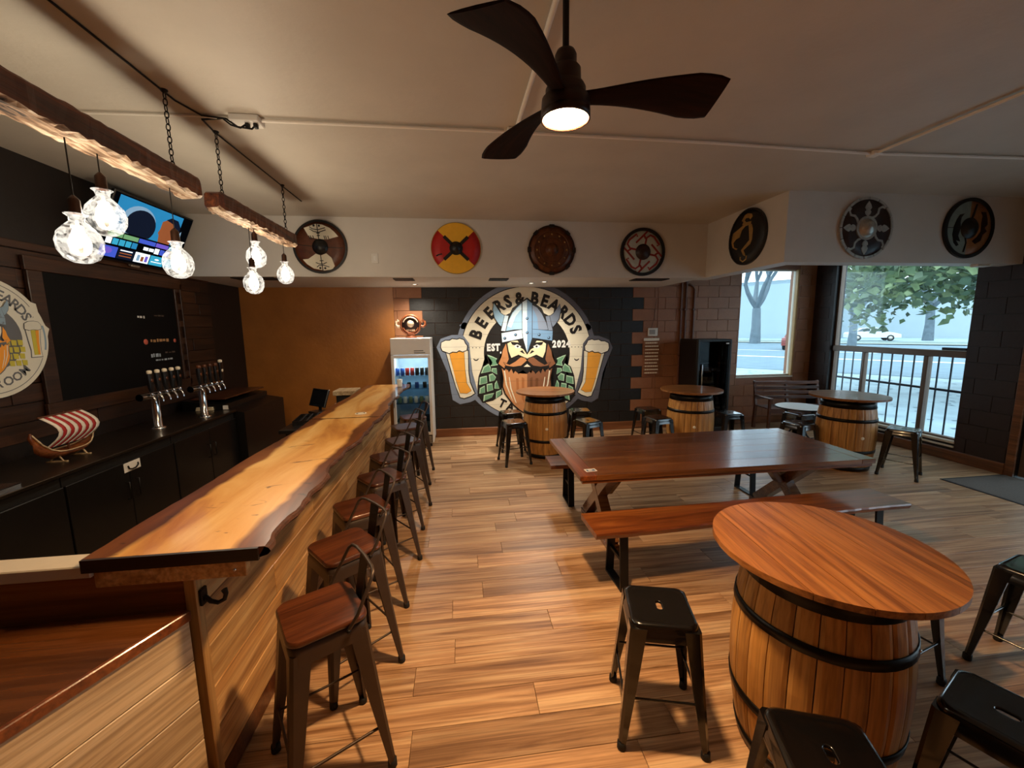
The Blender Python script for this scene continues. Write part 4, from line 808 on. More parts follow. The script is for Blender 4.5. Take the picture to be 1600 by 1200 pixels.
# dark drinks cooler
dc = empty('drinks_cooler', (4.14, 6.28, 0), 0, 'narrow black glass-door cooler against the brown wall', 'cooler')
MB().box(-.30, -.275, 0, .52, .08, 1.61, .006).box(.275, .30, 0, .52, .08, 1.61, .006).box(-.275, .275, .5, .52, .08, 1.61).box(-.275, .275, 0, .5, 1.58, 1.61).box(-.275, .275, 0, .5, .08, .14).build('cabinet', M['black_plastic'], dc)
MB().box(-.29, .29, .02, .5, 0, .08).build('plinth', M['black'], dc)
for z in (.5, .85, 1.2): MB().box(-.27, .27, .04, .48, z, z + .012).build('shelf', M['steel'], dc)
df = frame_y(MB(), -.295, .295, .10, 1.605, -.03, -.002, .035).build('door', M['black_plastic'], dc); MB().box(-.262, .262, -.018, -.012, .135, 1.57).build('pane', pane('cooler_glass', '#8d8a86', .30), df)
MB().box(-.225, -.205, -.05, -.03, .6, 1.2, .004).build('handle', M['chrome'], df); MB().box(.19, .24, -.033, -.03, 1.53, 1.55).build('badge', M['white'], df)
# conduits running down the wall
for x, n_ in ((3.88, 'left of the three'), (3.965, 'middle of the three'), (4.12, 'right of the three, bent at the top')):
    o = MB().tube([(x, YB - .03, .14), (x, YB - .03, 2.46), (x + (.0 if x < 4.1 else -.03), YB - .035, 2.51), (x - (0 if x < 4.1 else .1), YB - .035, 2.55 if x > 4.1 else 2.9)], .017, 10)
    t = empty('wall_conduit', (0, 0, 0), 0, 'brown painted pipe up the block wall, ' + n_, 'pipe', 'pipes on the back wall'); o.build('pipe', M['pipe_brown'], t)
    for z in (.5, 1.3, 2.1): MB().box(x - .03, x + .03, YB - .05, YB - .011, z, z + .03, .004).build('clip', M['pipe_brown'], t)
# sign made of small boards
sg = empty('slat_sign', (3.36, YB - .02, 1.0), 0, 'hanging sign of many small lettered boards beside the mural', 'sign')
MB().box(-.08, .10, -.02, .0, .66, .80, .004).build('header', M['white_plastic'], sg); MB().box(-.055, .05, -.022, -.02, .69, .77).build('header_print', plain('grey_print', '#8b8781', .6), sg)
rn = random.Random(7)
for k in range(11):
    z = .60 - k * .059; b = MB().box(-.145 + rn.uniform(-.01, .01), .145 + rn.uniform(-.01, .01), -.018, 0, z - .024, z + .024, .003).build('slat', M['brown_block'] if k else M['white_plastic'], sg)
    mb = MB(); x = -.12
    while x < .11:
        l = rn.uniform(.012, .03); mb.box(x, x + l, -.0195, -.018, z - .011, z + .011); x += l + .008
    tag(mb.build('lettering', M['cream'], b), kind='stuff')
MB().tube([(-.02, -.008, .80), (.03, -.008, .98), (.06, -.008, 1.3)], .003, 5).build('cord', M['iron'], sg)

# doormat
dm = empty('doormat', (6.02, 3.5, 0), 0, 'grey brown doormat by the glass door', 'doormat'); MB().box(-.40, .46, -.40, .46, 0, .008, .002).build('pile', M['mat'], dm)
MB().box(-.425, -.40, -.425, .485, 0, .006).box(-.40, .46, -.425, -.40, 0, .006).box(-.40, .46, .46, .485, 0, .006).build('border', M['rubber'], dm)

# ================================================================== BACK BAR AND LEFT WALL
XF = -2.72
wt = empty('back_worktop', (0, 0, 0), 0, 'dark metal worktop along the left wall carrying the beer taps', 'worktop')
MB().box(XL, XF + .01, 2.0, 5.24, .875, .90, .004).build('top', M['steel'], wt)
for k, (a, b, l) in enumerate(((2.0, 3.05, 'nearest, under the toy ship'), (3.06, 4.14, 'middle, with the bottle opener'), (4.15, 5.24, 'farthest, under the beer taps'))):
    t = empty('bar_cabinet', (XF, (a + b) / 2, 0), 0, 'black cabinet under the back worktop, ' + l, 'cabinet', 'black cabinets of the back bar'); hw = (b - a) / 2
    MB().box(-.62, -.025, -hw, hw, .09, .873).build('body', M['black'], t); MB().box(-.6, -.06, -hw, hw, 0, .09).build('plinth', M['black'], t)
    for s_ in (-1, 1):
        d = MB().box(-.022, 0, min(s_ * .004, s_ * (hw - .004)), max(s_ * .004, s_ * (hw - .004)), .10, .80, .004).build('door', M['black_plastic'], t)
        MB().tube([(0, s_ * .05, .50), (.025, s_ * .05, .50), (.025, s_ * .05, .64), (0, s_ * .05, .64)], .006, 6).build('handle', M['iron'], d)
bo = empty('bottle_opener', (XF + .001, 3.63, .755), 0, 'white plate with curved bottle opener on the black cabinet', 'bottle opener')
MB().box(0, .004, -.085, .085, -.038, .038, .0015).build('plate', M['white'], bo)
MB().tube([(.008, -.05, .012), (.012, -.045, -.012), (.016, -.02, -.022), (.016, .02, -.02), (.012, .05, -.005), (.008, .055, .012)], .006, 6).build('claw', M['iron'], bo)
sh_ = empty('drip_tray', (-2.93, 2.72, .90), 0, 'pale square tray at the near end of the back worktop', 'tray')
MB().box(-.17, .17, -.11, .11, 0, .006).box(-.17, -.16, -.11, .11, .006, .02).box(.16, .17, -.11, .11, .006, .02).box(-.16, .16, -.11, -.10, .006, .02).box(-.16, .16, .10, .11, .006, .02).build('tray', M['chrome'], sh_)
# beer tap towers
def tower(x, y, label, seed, cap):
    t = empty('beer_tap_tower', (x, y, .90), 0, label, 'beer tap', 'beer tap towers on the back worktop'); rn = random.Random(seed)
    MB().lathe([(.06, 0), (.06, .012), (.045, .02), (.036, .03), (.034, .30), (.036, .32)], 20).build('column', M['chrome'], t)
    MB().tube([(.0, -.19, .335), (0, .33, .335)], .034, 14).build('header', M['chrome'], t)
    for s_, yy in ((-1, -.19), (1, .33)): MB().lathe([(.034, 0), (.036, s_ * .006), (.02, s_ * .016)], 14, (0, yy, .335), axis='y').build('end_cap', M['chrome'], t)
    for k in range(5):
        yy = -.13 + k * .10
        f = MB().tube([(.0, yy, .335), (.05, yy, .34), (.075, yy, .335), (.09, yy, .31), (.095, yy, .275)], [.014, .013, .013, .011, .009], 8).build('faucet', M['chrome'], t)
        MB().lathe([(.011, 0), (.014, .012), (.008, .03)], 10, (.07, yy, .345)).build('collar', M['chrome'], f)
        h_ = MB().loft([rsq(.011, .004, .375, 3, .014), rsq(.014, .005, .42, 3, .026), rsq(.015, .005, .50, 3, .034), rsq(.013, .005, .555 + (k == cap) * .03, 3, .034)], True).build('handle', M['black_plastic'], t, (.07, yy, 0))
        q = MB().lathe([(.018, 0), (.022, .012), (.020, .026), (.010, .032)], 12, (0, 0, .555 + (k == cap) * .03)).build('knob', M['cork'] if seed == 1 or k == cap else M['dark_wood'], h_)
        MB().lathe([(0, 0), (.017, 0), (.017, .003), (0, .003)], 12, (.016, 0, .49), cap=False, axis='x').build('badge', M['cream'] if (k == cap) else M['dark_wood'], h_)
tower(-2.98, 4.36, 'chrome beer tap tower nearer the camera, tall dark handles with pale knobs', 1, 9)
tower(-2.84, 4.86, 'farther chrome beer tap tower, one handle with a pale round badge', 2, 4)
# dark ice bin at the far end of the back bar
ib = empty('ice_bin', (-2.95, 5.82, 0), 0, 'black stepped bar station at the far end of the back bar', 'bar station')
MB().prism([(-.36, 0), (.32, 0), (.32, .86), (.10, .90), (.10, .96), (-.36, 1.02)], -.56, .56, Matrix(((1, 0, 0, 0), (0, 0, 1, 0), (0, 1, 0, 0), (0, 0, 0, 1)))).build('body', M['black_plastic'], ib)
MB().box(-.30, .09, -.5, .5, 1.0, 1.018, .004).build('lid', M['dark_wood'], ib, (0, 0, .015))
lb = empty('label_card', (-2.83, 5.255, .93), 0, 'small white card on the front of the black bar station', 'card'); MB().box(-.03, .03, -.002, 0, -.025, .025).build('card', M['white'], lb)
cl = empty('folded_cloth', (-3.06, 5.27, 1.036 - .108), 0, 'cream folded cloth by the black bar station', 'cloth')
for k in range(3): MB().box(-.10 + .004 * k, .10 - .003 * k, -.035, -.0, -.028 + k * .014, -.016 + k * .014, .005).build('fold', M['cream'], cl)

# lower worker side of the bar: till, tray of black bar tools
uc = empty('under_counter', (-1.30, 1.6, 0), 0, 'dark service shelf behind the bar top', 'shelf'); MB().box(-.55, -.005, 2.7, 3.78, .80, .84, .004).build('shelf', M['black_plastic'], uc); MB().box(-.5, -.02, 2.75, 3.75, 0, .80).build('body', M['black'], uc)
ti = empty('cash_till', (-1.74, 5.18, .84), R(-40), 'dark touch-screen till behind the far end of the bar', 'till')
MB().box(-.10, .10, -.08, .08, 0, .02, .006).build('base', M['black_plastic'], ti); MB().tube([(0, .02, .02), (0, .03, .12)], .018, 8).build('stem', M['black_plastic'], ti)
sc_ = MB().box(-.16, .16, -.012, .012, -.11, .11, .006).build('monitor', M['black_plastic'], ti, (0, .02, .18), (R(-20), 0, 0)); MB().box(-.145, .145, -.0135, -.012, -.095, .095).build('screen', plain('dark_screen', '#0c0d10', .1), sc_)
cd = empty('card_reader', (-1.55, 5.30, .84), R(10), 'small white card holder beside the till', 'card holder'); MB().box(-.03, .03, -.02, .02, 0, .085, .004).build('body', M['white_plastic'], cd); MB().box(-.022, .022, -.0215, -.02, .02, .075).build('print', M['sill'], cd)
tt = empty('tool_tray', (-1.66, 4.7, .84), R(8), 'black tray of bar tools behind the bar top', 'tray')
MB().box(-.15, .15, -.2, .2, 0, .01).box(-.15, -.14, -.2, .2, .01, .05).box(.14, .15, -.2, .2, .01, .05).box(-.14, .14, -.2, -.19, .01, .05).box(-.14, .14, .19, .2, .01, .05).build('tray', M['black_plastic'], tt)
for k in range(4): MB().tube([(-.10 + .06 * k, -.16, .025), (-.08 + .06 * k, .15, .045)], [.006, .014], 8).build('bar_tool', M['iron'], tt)
sa = empty('saucer', (-1.37, 4.36, .84), 0, 'small white dish just behind the bar edge', 'dish'); MB().lathe([(.03, 0), (.035, .006), (.065, .018), (.068, .022), (.03, .012), (0, .010)], 20).build('dish', M['white'], sa)

# left wall boards around the menu board
MX = XL + .022
lw_ = empty('board_cladding', (XL, 0, 0), 0, 'rough dark wooden boards cladding the left wall', 'wall cladding')
rn = random.Random(21); z = 1.02; cm = {}
while z < 2.48:
    h_ = .145; y = 2.2 - rn.uniform(0, .8)
    while y < 6.1:
        l = rn.uniform(.7, 1.3); a, b = max(y, 2.2), min(y + l, 6.1)
        if b - a > .05 and not (a > 3.86 and b < 5.30 and 1.30 < z and z + h_ < 2.34):
            MB().box(0, rn.uniform(.012, .022), a, b - .004, 0, h_ - .006, .002).build('board', M['wall_board'], lw_, (0, 0, z))
        y += l
    z += .147
MB().box(0, .03, 2.2, 6.1, 0, .06, .004).build('top_rail', M['wall_board'], lw_, (0, 0, 2.49))
mbd = empty('menu_board', (XL + .03, 4.58, 1.80), 0, 'large black menu board in a wooden frame on the left wall', 'menu board')
MB().box(0, .012, -.77, .77, -.52, .535).build('panel', plain('black_menu_panel', '#050404', .75, 0, .1, spec=.2), mbd)
for n_, b in (('frame_rail', (-.90, .90, .535, .645)), ('frame_rail', (-.90, .90, -.64, -.52)), ('frame_stile', (-.89, -.77, -.52, .535)), ('frame_stile', (.77, .80, -.52, .535)), ('frame_stile', (.87, .90, -.60, .60))):
    MB().box(0, .03, b[0], b[1], b[2], b[3], .004).build(n_, M['wall_board'], mbd)
for k in range(6): MB().box(0, .028, .80, .87, -.50 + k * .2, -.43 + k * .2, .003).build('frame_block', M['wall_board'], mbd)
def marks(y0, z0, n, mats, seed, hh=.012):
    r2 = random.Random(seed); y = y0
    for i in range(n):
        l = r2.uniform(.015, .05); mb = MB().box(.012, .0135, y, y + l, z0 - hh + r2.uniform(-.004, .004), z0 + hh + r2.uniform(-.004, .004)); mb.build('lettering', mats[i % len(mats)], mbd); y += l + r2.uniform(.008, .02)
grey = plain('chalk_grey', '#a9b4bd', .7); tan_ = plain('chalk_tan', '#b98d5c', .7); red = plain('chalk_coral', '#d96a52', .7); dim = plain('chalk_dim', '#5b4a3c', .7)
marks(.18, .20, 3, [M['white']], 1, .010); marks(.42, .22, 3, [dim], 2, .008)
MB().lathe([(0, 0), (.03, 0), (.03, .002), (0, .002)], 16, (.012, .25, -.06), cap=False, axis='x').build('emblem', red, mbd); marks(.32, -.05, 6, [tan_], 3, .014); MB().lathe([(0, 0), (.022, 0), (.022, .002), (0, .002)], 16, (.012, .70, -.06), cap=False, axis='x').build('emblem', red, mbd)
marks(.30, -.21, 4, [grey], 4, .017); marks(.52, -.19, 3, [dim], 5, .008); marks(.36, -.265, 6, [grey], 6, .009)

# round badge sign on the left wall
def yz(P): return Matrix(((0, 0, 1, 0), (1, 0, 0, 0), (0, 1, 0, 0), (0, 0, 0, 1)))
YZ = yz(0)
bs = empty('badge_sign', (XL + .066, 3.31, 1.82), 0, 'round white badge sign with beer glass on the left wall', 'sign')
outl = []
for k in range(96):
    a = 2 * PI * k / 96; r_ = .43
    for a0 in (33, 7, 147, 173): 
        d = abs(math.degrees(a) - a0)
        if d < 5: r_ += .03 * (1 - d / 5)
    outl.append((r_ * math.cos(a), r_ * math.sin(a)))
bcol = lambda n_, c: plain('sign_' + n_, c, .5, 0, .04)
sw, sgrey, sye, sor, sbl = bcol('white', '#cfcbbb'), bcol('grey', '#5c5e62'), bcol('hop', '#b9ad3c'), bcol('amber', '#e0932a'), bcol('blue', '#7f97a8')
MB().prism(outl, 0, .018, YZ).build('panel', sw, bs)
def ringpoly(mb, r0, r1, a0, a1, z, n=40):
    for k in range(n):
        p, q = R(a0 + (a1 - a0) * k / n), R(a0 + (a1 - a0) * (k + 1) / n)
        mb.add([YZ @ Vector((r * math.cos(t), r * math.sin(t), z)) for r, t in ((r0, p), (r1, p), (r1, q), (r0, q))], [(0, 1, 2, 3)])
    return mb
ringpoly(ringpoly(MB(), .395, .40, 35, 145, .0188), .395, .40, 200, 335, .0188).build('line', sgrey, bs, fix=False)
ringpoly(MB(), 0, .235, 0, 360, .0188).build('disc', sgrey, bs, fix=False); ringpoly(MB(), .40, .415, 345, 372, .0188, 12).build('accent', sbl, bs, fix=False)
def sign_text(s_, r_, a0, da, size, flip=False):
    for i, ch in enumerate(s_):
        mb = MB()
        a = a0 + da * i; vs, fs = chars(ch, size, .002); rt = R(a - 90 + (180 if flip else 0)); c_, q = math.cos(rt), math.sin(rt)
        mb.add([YZ @ Vector((r_ * math.cos(R(a)) + v.x * c_ - v.y * q, r_ * math.sin(R(a)) + v.x * q + v.y * c_, .0189)) for v in vs], fs)
        if fs: mb.build('letter', sgrey, bs, fix=False)
sign_text('BEERS & BEARDS', .325, 155, -9.8, .105); sign_text('TAPROOM', .33, 236, 12.4, .09, True)
def plate(root, name, poly, y, m, T=None): return MB().prism(poly, 0, .0015, Matrix.Translation((y, 0, 0)) @ YZ).build(name, m, root)
G = [(.265, .06), (.375, .06), (.36, -.03), (.355, -.10), (.36, -.155), (.28, -.155), (.285, -.10), (.275, -.03)]
plate(bs, 'glass', [(x * 1.0 + (.006 if x > .32 else -.006), z + (.006 if z > 0 else -.006)) for x, z in G], .0188, sgrey); plate(bs, 'glass', G, .0203, sw)
plate(bs, 'beer', [(.30, .05), (.335, .05), (.33, -.04), (.33, -.14), (.30, -.14), (.30, -.04)], .0218, sye); plate(bs, 'beer', [(.336, .05), (.362, .05), (.35, -.04), (.346, -.14), (.331, -.14), (.331, -.04)], .0218, sor)
fo = [(.258, .06), (.262, .10), (.29, .115), (.33, .118), (.365, .112), (.382, .09), (.38, .06), (.35, .052), (.32, .056), (.29, .05)]
plate(bs, 'foam', [(.32 + (x - .32) * 1.08, .085 + (z - .085) * 1.12) for x, z in fo], .0218, sgrey); plate(bs, 'foam', fo, .0233, sw)
for i in range(4):
    for j in range(3):
        x0 = .10 + .045 * j + .01 * (i % 2); z0 = -.02 - .05 * i
        plate(bs, 'hop_scale', [(x0 + .003, z0), (x0 + .04, z0 - .004), (x0 + .038, z0 - .043), (x0 + .006, z0 - .04)], .0203, sye)
for k in range(6): plate(bs, 'dot', [(.25 + .018 * k + .003 * math.cos(t), .15 + .003 * math.sin(t)) for t in (0, 1.5, 3, 4.5)], .0188, sgrey)

mg = lambda P: [(-x, z) for x, z in P][::-1]
plate(bs, 'glass', mg([(x * 1.0 + (.006 if x > .32 else -.006), z + (.006 if z > 0 else -.006)) for x, z in G]), .0188, sgrey); plate(bs, 'glass', mg(G), .0203, sw)
plate(bs, 'beer', mg([(.30, .05), (.362, .05), (.35, -.04), (.346, -.14), (.30, -.14), (.30, -.04)]), .0218, sor); plate(bs, 'foam', mg([(.32 + (x - .32) * 1.08, .085 + (z - .085) * 1.12) for x, z in fo]), .0218, sgrey); plate(bs, 'foam', mg(fo), .0233, sw)
for i in range(4):
    for j in range(3):
        x0 = .10 + .045 * j + .01 * (i % 2); z0 = -.02 - .05 * i
        plate(bs, 'hop_scale', mg([(x0 + .003, z0), (x0 + .04, z0 - .004), (x0 + .038, z0 - .043), (x0 + .006, z0 - .04)]), .0203, sye)
SGC = dict(black=sgrey, sky=sbl, sky_light=sw, steel=sbl, slate=sbl, tan=sor, tan2=sor, brown=sor, brown2=sor)
for part, colr, lev, poly in MURAL:
    if part in ('face', 'helmet', 'beard', 'moustache'):
        MB().add([(.0235 + .0003 * lev, (x_ - 1.136) * .29, (z_ - 1.40) * .29 + .03) for x_, z_ in poly], [tuple(range(len(poly)))]).build(part, SGC.get(colr, sw), bs, fix=False)

# toy viking ship
sp = empty('toy_ship', (-2.99, 3.42, .90), R(0), 'model viking ship with red and white striped sail on the worktop', 'model ship'); sp.scale = (.88, .88, .88)
hull = []; 
for k in range(13):
    u = -1 + 2 * k / 12; wv = .075 * (1 - abs(u) ** 2.4) + .004; zb = .025 + .10 * abs(u) ** 3; zt = .085 + .13 * abs(u) ** 4 * (1.4 if u < 0 else .7)
    hull.append([(-wv, .27 * u, zt), (-wv * .75, .27 * u, (zt + zb) / 2), (0, .27 * u, zb), (wv * .75, .27 * u, (zt + zb) / 2), (wv, .27 * u, zt), (wv * .85, .27 * u, zt - .004), (0, .27 * u, zb + .02 + .02 * abs(u)), (-wv * .85, .27 * u, zt - .004)])
MB().loft(hull, True).build('hull', M['bench_wood'], sp)
for s_ in (1, -1): MB().tube([(l[4][0] * s_, l[4][1], l[4][2] + .004) for l in hull], .006, 6).build('gunwale', M['pale_board'], sp)
MB().tube([(0, -.265, .2), (0, -.285, .25), (0, -.275, .285)], [.016, .014, .008], 8).build('prow', M['bench_wood'], sp)
MB().tube([(0, .265, .16), (0, .29, .185), (0, .285, .20)], [.012, .01, .007], 8).build('stern', M['bench_wood'], sp)
MB().tube([(0, .02, .03), (0, .02, .41)], .008, 8).build('mast', M['dark_wood'], sp); MB().tube([(0, -.2, .395), (0, .19, .395)], .007, 8).build('yard', M['dark_wood'], sp)
redp = plain('red_sail', '#9d1c1a', .75); whp = plain('white_sail', '#d9cfbf', .75)
for k in range(11):
    a0, a1 = -.20 + .385 * k / 11, -.20 + .385 * (k + 1) / 11; L = []
    for j in range(9):
        t = j / 8; z = .135 + .255 * t; bow = .085 * math.sin(PI * t) ; dy = .05 * math.sin(PI * t)
        L.append([(.012 + bow, a0 + dy, z), (.012 + bow, a1 + dy, z), (.008 + bow, a1 + dy, z), (.008 + bow, a0 + dy, z)])
    MB().loft(L, True).build('sail_stripe', redp if k % 2 else whp, sp)
for y in (-.10, .12):
    MB().tube([(.02, y, .05), (.05, y, .004)], .007, 6).tube([(-.02, y, .05), (-.05, y, .004)], .007, 6).build('stand_leg', M['pale_board'], sp); MB().box(-.08, .08, y - .008, y + .008, 0, .009).build('stand_foot', M['pale_board'], sp)

# television
tv = empty('television', (-3.13, 4.80, 2.815), 0, 'wall-mounted television tilted down above the menu board, home screen lit', 'television')
tl = math.atan2(.27, .59)
TVM = Matrix.Rotation(tl, 4, 'Y')
piv = empty('pivot'); bpy.data.objects.remove(piv)
def tvb(name, b, m): return MB().box(*b, 0, Matrix.Rotation(tl, 4, 'Y')).build(name, m, tv)
MB().box(-.035, 0, -.545, .545, -.325, .325, .006, TVM).build('case', M['black_plastic'], tv)
MB().box(-.16, -.035, -.12, .12, -.1, .1, .004, TVM).build('bracket', M['iron'], tv)
PXS = 1.09
def scr(name, pts, m, lev=0):
    vs = [TVM @ Vector((.0012 + .0006 * lev, -.53 + 1.06 * x, .31 - .62 * y_)) for x, y_ in pts]; return MB().add(vs, [tuple(range(len(vs)))]).build(name, m, tv, fix=False)
rect = lambda a, b, c, d: [(a, b), (c, b), (c, d), (a, d)]
E_ = lambda n_, c, s_=.55: emis('screen_' + n_, c, s_)
ek, eb, ed, ef, eh, ew, eg, ep, ec, ev = E_('black', '#06070a', .5), E_('blue', '#2f8fc4'), E_('dark', '#141a2a', .6), E_('face', '#a05a34'), E_('hair', '#8fb3cf'), E_('white', '#dfe6ea', 1), E_('green', '#7fb27a'), E_('indigo', '#4a62d8'), E_('cyan', '#3fb4d8'), E_('violet', '#7a62d8')
scr('screen', rect(0, 0, 1, 1), ek)
scr('picture', rect(.05, .02, .86, .55), eb, 1)
el = lambda cx, cy, rx, ry, a0=0, a1=360, n=26: [(cx + rx * math.cos(R(a0 + (a1 - a0) * k / n)), cy - ry * math.sin(R(a0 + (a1 - a0) * k / n))) for k in range(n + (a1 - a0 < 360))]
scr('picture', [(x, min(y, .55)) for x, y in el(.33, .34, .20, .26)] , eh, 2); scr('picture', [(x, min(y, .55)) for x, y in el(.36, .38, .18, .25)], ed, 3)
scr('picture', [(.60, .20), (.66, .14), (.74, .14), (.79, .22), (.80, .40), (.78, .55), (.62, .55), (.605, .44), (.585, .40), (.60, .33)], ef, 2); scr('picture', [(.64, .15), (.70, .09), (.80, .10), (.86, .2), (.86, .55), (.80, .55), (.79, .3), (.74, .18)], ed, 3)
scr('picture', rect(.86, .02, 1, .55), ek, 2); scr('picture', [(.87, .30), (.89, .26), (.90, .40), (.95, .52), (.88, .54)], eh, 3)
x = .05
for wv, m_ in ((.17, eg), (.18, eg), (.22, ep), (.18, ev), (.12, ec)): scr('tile', rect(x, .575, x + wv - .008, .645), m_, 1); x += wv
x = .05
for k, m_ in enumerate((ew, ec, ec, ec, eb, ek, ew, ew, ew, ep, ep, ek, ec)): 
    if m_ is not ek: scr('tile', rect(x, .67 + (.02 if k in (6, 7) else 0), x + .062, .765 - (.02 if k in (6, 7) else 0)), m_, 1)
    x += .072
x = .02
for k, m_ in enumerate((ep, ed, ew, ec, ec)): 
    scr('tile', rect(x, .80, x + .185, .965), m_, 1)
    if k == 0: scr('tile', el(x + .08, .87, .05, .05), ev, 2)
    if k == 1: [scr('tile', rect(x + .02, .82 + .045 * j, x + .16, .838 + .045 * j), ew if j == 0 else ef, 2) for j in range(3)]
    if k == 2: [scr('tile', rect(x + .03 + .05 * j, .84 + .02 * (j % 2), x + .065 + .05 * j, .94), (eh, ef, ev)[j], 2) for j in range(3)]
    if k == 3: scr('tile', rect(x + .02, .90, x + .165, .915), ew, 2); scr('tile', el(x + .09, .86, .03, .015), ew, 2)
    x += .195
MB().box(-.03, .004, -.09, .02, -.345, -.325, .003, TVM).build('sensor', M['silver'], tv)

# ================================================================== GLASS DOOR FRIDGE AND ORNAMENT
fg = empty('display_fridge', (-.745, 6.36, 0), 0, 'tall white glass-door drinks fridge at the end of the bar', 'fridge')
FW, FH, FD = .295, 1.70, .53
ins = plain('fridge_inside', '#a9bccb', .4)
MB().box(-FW, -FW + .03, 0, FD, .06, FH, .006).box(FW - .03, FW, 0, FD, .06, FH, .006).box(-FW + .03, FW - .03, 0, FD, FH - .03, FH).box(-FW + .03, FW - .03, 0, FD, .06, .20).build('cabinet', M['white'], fg)
MB().box(-FW + .03, FW - .03, FD - .03, FD, .2, FH - .03).build('back_panel', ins, fg)
for sx in (-1, 1):
    for sy in (.05, FD - .05): MB().lathe([(.02, 0), (.02, .06)], 10, (sx * (FW - .05), sy, 0)).build('foot', M['black'], fg)
hd = MB().box(-FW, FW, -.03, 0, 1.45, FH, .006).build('header', M['white'], fg)
for k, (x0, x1) in enumerate(((.05, .19), (.05, .215))): MB().box(x0, x1, -.0315, -.03, 1.505 - k * .03, 1.515 - k * .03).build('print', M['iron'], hd)
dd = frame_y(MB(), -FW, FW, .20, 1.445, -.03, -.002, .045).build('door', M['white'], fg); MB().box(-FW + .04, FW - .04, -.018, -.012, .24, 1.405).build('pane', M['door_glass'], dd)
MB().box(-FW + .012, -FW + .03, -.055, -.03, .65, 1.0, .004).build('handle', M['silver'], dd)
MB().box(-FW + .02, FW - .02, -.012, -.002, .07, .19).build('grille', M['black_plastic'], fg)
for k in range(5): MB().box(-FW + .03, FW - .03, -.018, -.012, .085 + k * .02, .095 + k * .02).build('grille_bar', M['silver'], fg)
shm = pane('glass_shelf', '#c9d6dc', .1)
SHZ = (.42, .70, .93, 1.13)
for z in SHZ: MB().box(-FW + .032, FW - .032, .02, FD - .04, z - .012, z).build('shelf', shm, fg)
def can(x, y, z, col, label, h_=.115):
    t = empty('drink_can', (x, y, z), 0, label, 'can', 'drink cans in the white fridge')
    MB().lathe([(.024, 0), (.031, .008), (.031, h_ - .012), (.025, h_)], 16).build('body', col, t); MB().lathe([(.025, 0), (.026, .002), (.022, .003), (0, .002)], 16, (0, 0, h_), cap=False).build('lid', M['silver'], t)
cb, cr_, ck, cg = plain('can_blue', '#2b57a8', .35, .3), plain('can_red', '#b0322c', .35, .3), plain('can_black', '#2a2826', .35, .3), plain('can_green', '#7f9a78', .35, .2)
for i in range(7):
    c_, l = ((cb, 'blue'), (cb, 'blue'), (cr_, 'red'), (cr_, 'red'), (ck, 'black'), (ck, 'black'), (ck, 'black'))[i]
    can(-.745 - .222 + i * .074, 6.43, 1.13, c_, '%s drink can on the top fridge shelf, number %s from the left' % (l, ('one', 'two', 'three', 'four', 'five', 'six', 'seven')[i]))
for i in range(6): can(-.745 - .205 + i * .082, 6.43, .70, (cg, M['white'])[i % 2], 'pale drink jar on the lower fridge shelf, number %s from the left' % ('one', 'two', 'three', 'four', 'five', 'six')[i], .10)
for i in range(4): can(-.745 - .18 + i * .12, 6.45, .93, (cb, ck)[i % 2], '%s can on the middle fridge shelf, number %s from the left' % (('blue', 'black')[i % 2], ('one', 'two', 'three', 'four')[i]), .09)
ld = bpy.data.lights.new('fridge_light', 'AREA'); ld.shape = 'RECTANGLE'; ld.size = .4; ld.size_y = .05; ld.energy = 3.5; ld.color = (.80, .92, 1); lo = bpy.data.objects.new('fridge_light', ld); COL.objects.link(lo); lo.parent = fg; lo.location = (0, .04, 1.40); lo.rotation_euler = (R(35), 0, 0)
orn = empty('carved_ornament', (-.75, 6.55, 1.70), 0, 'copper coloured carved emblem standing on the white fridge', 'ornament')
cop = plain('copper_brown', '#8d4d2c', .4, .3, .3, 20); copd = plain('dark_copper', '#2c1712', .5, .2, .3, 20); copl = plain('pale_copper', '#dcc0a0', .4, .1, .2, 20)
MB().lathe([(.085, 0), (.085, .02), (.06, .035), (.055, .06), (.07, .075)], 20).build('base', cop, orn)
MB().lathe([(.0, -.02), (.15, -.02), (.155, 0), (.15, .02), (0, .02)], 32, (0, 0, .20), cap=False, axis='y').build('medallion', copd, orn)
MB().lathe([(.152, -.012), (.165, 0), (.152, .022), (.135, .022), (.152, -.012)], 32, (0, 0, .20), cap=False, axis='y').build('rim', cop, orn)
for a0, a1, r_ in ((20, 160, .115), (200, 340, .12)): MB().tube([(r_ * math.cos(R(a0 + (a1 - a0) * k / 12)), -.024, .20 + r_ * math.sin(R(a0 + (a1 - a0) * k / 12))) for k in range(13)], .009, 6).build('scroll', copl if a0 < 90 else cop, orn)
MB().lathe([(0, .02), (.055, .02), (.045, .036), (0, .042)], 20, (0, 0, .215), cap=False, axis='y').build('boss', copl, orn)
for k in range(5): MB().box(-.062 + k * .026, -.044 + k * .026, -.024, -.02, .105, .130).build('letter', copl, orn)
for s_ in (1, -1): MB().tube([(s_ * .14, 0, .19), (s_ * .19, 0, .17), (s_ * .225, 0, .20), (s_ * .215, 0, .25), (s_ * .18, 0, .265), (s_ * .20, -.005, .285)], [.018, .02, .022, .018, .014, .006], 8).build('side_scroll', copl if s_ < 0 else cop, orn)
wx = empty('light_switch_plate', (-1.04, Y1, 2.73), 0, 'small white plate on the soffit between two shields', 'wall plate'); MB().box(-.042, .042, -.012, 0, -.062, .062, .004).build('plate', M['white_plastic'], wx); MB().box(-.015, .015, -.015, -.012, -.03, .03, .002).build('rocker', M['white'], wx)
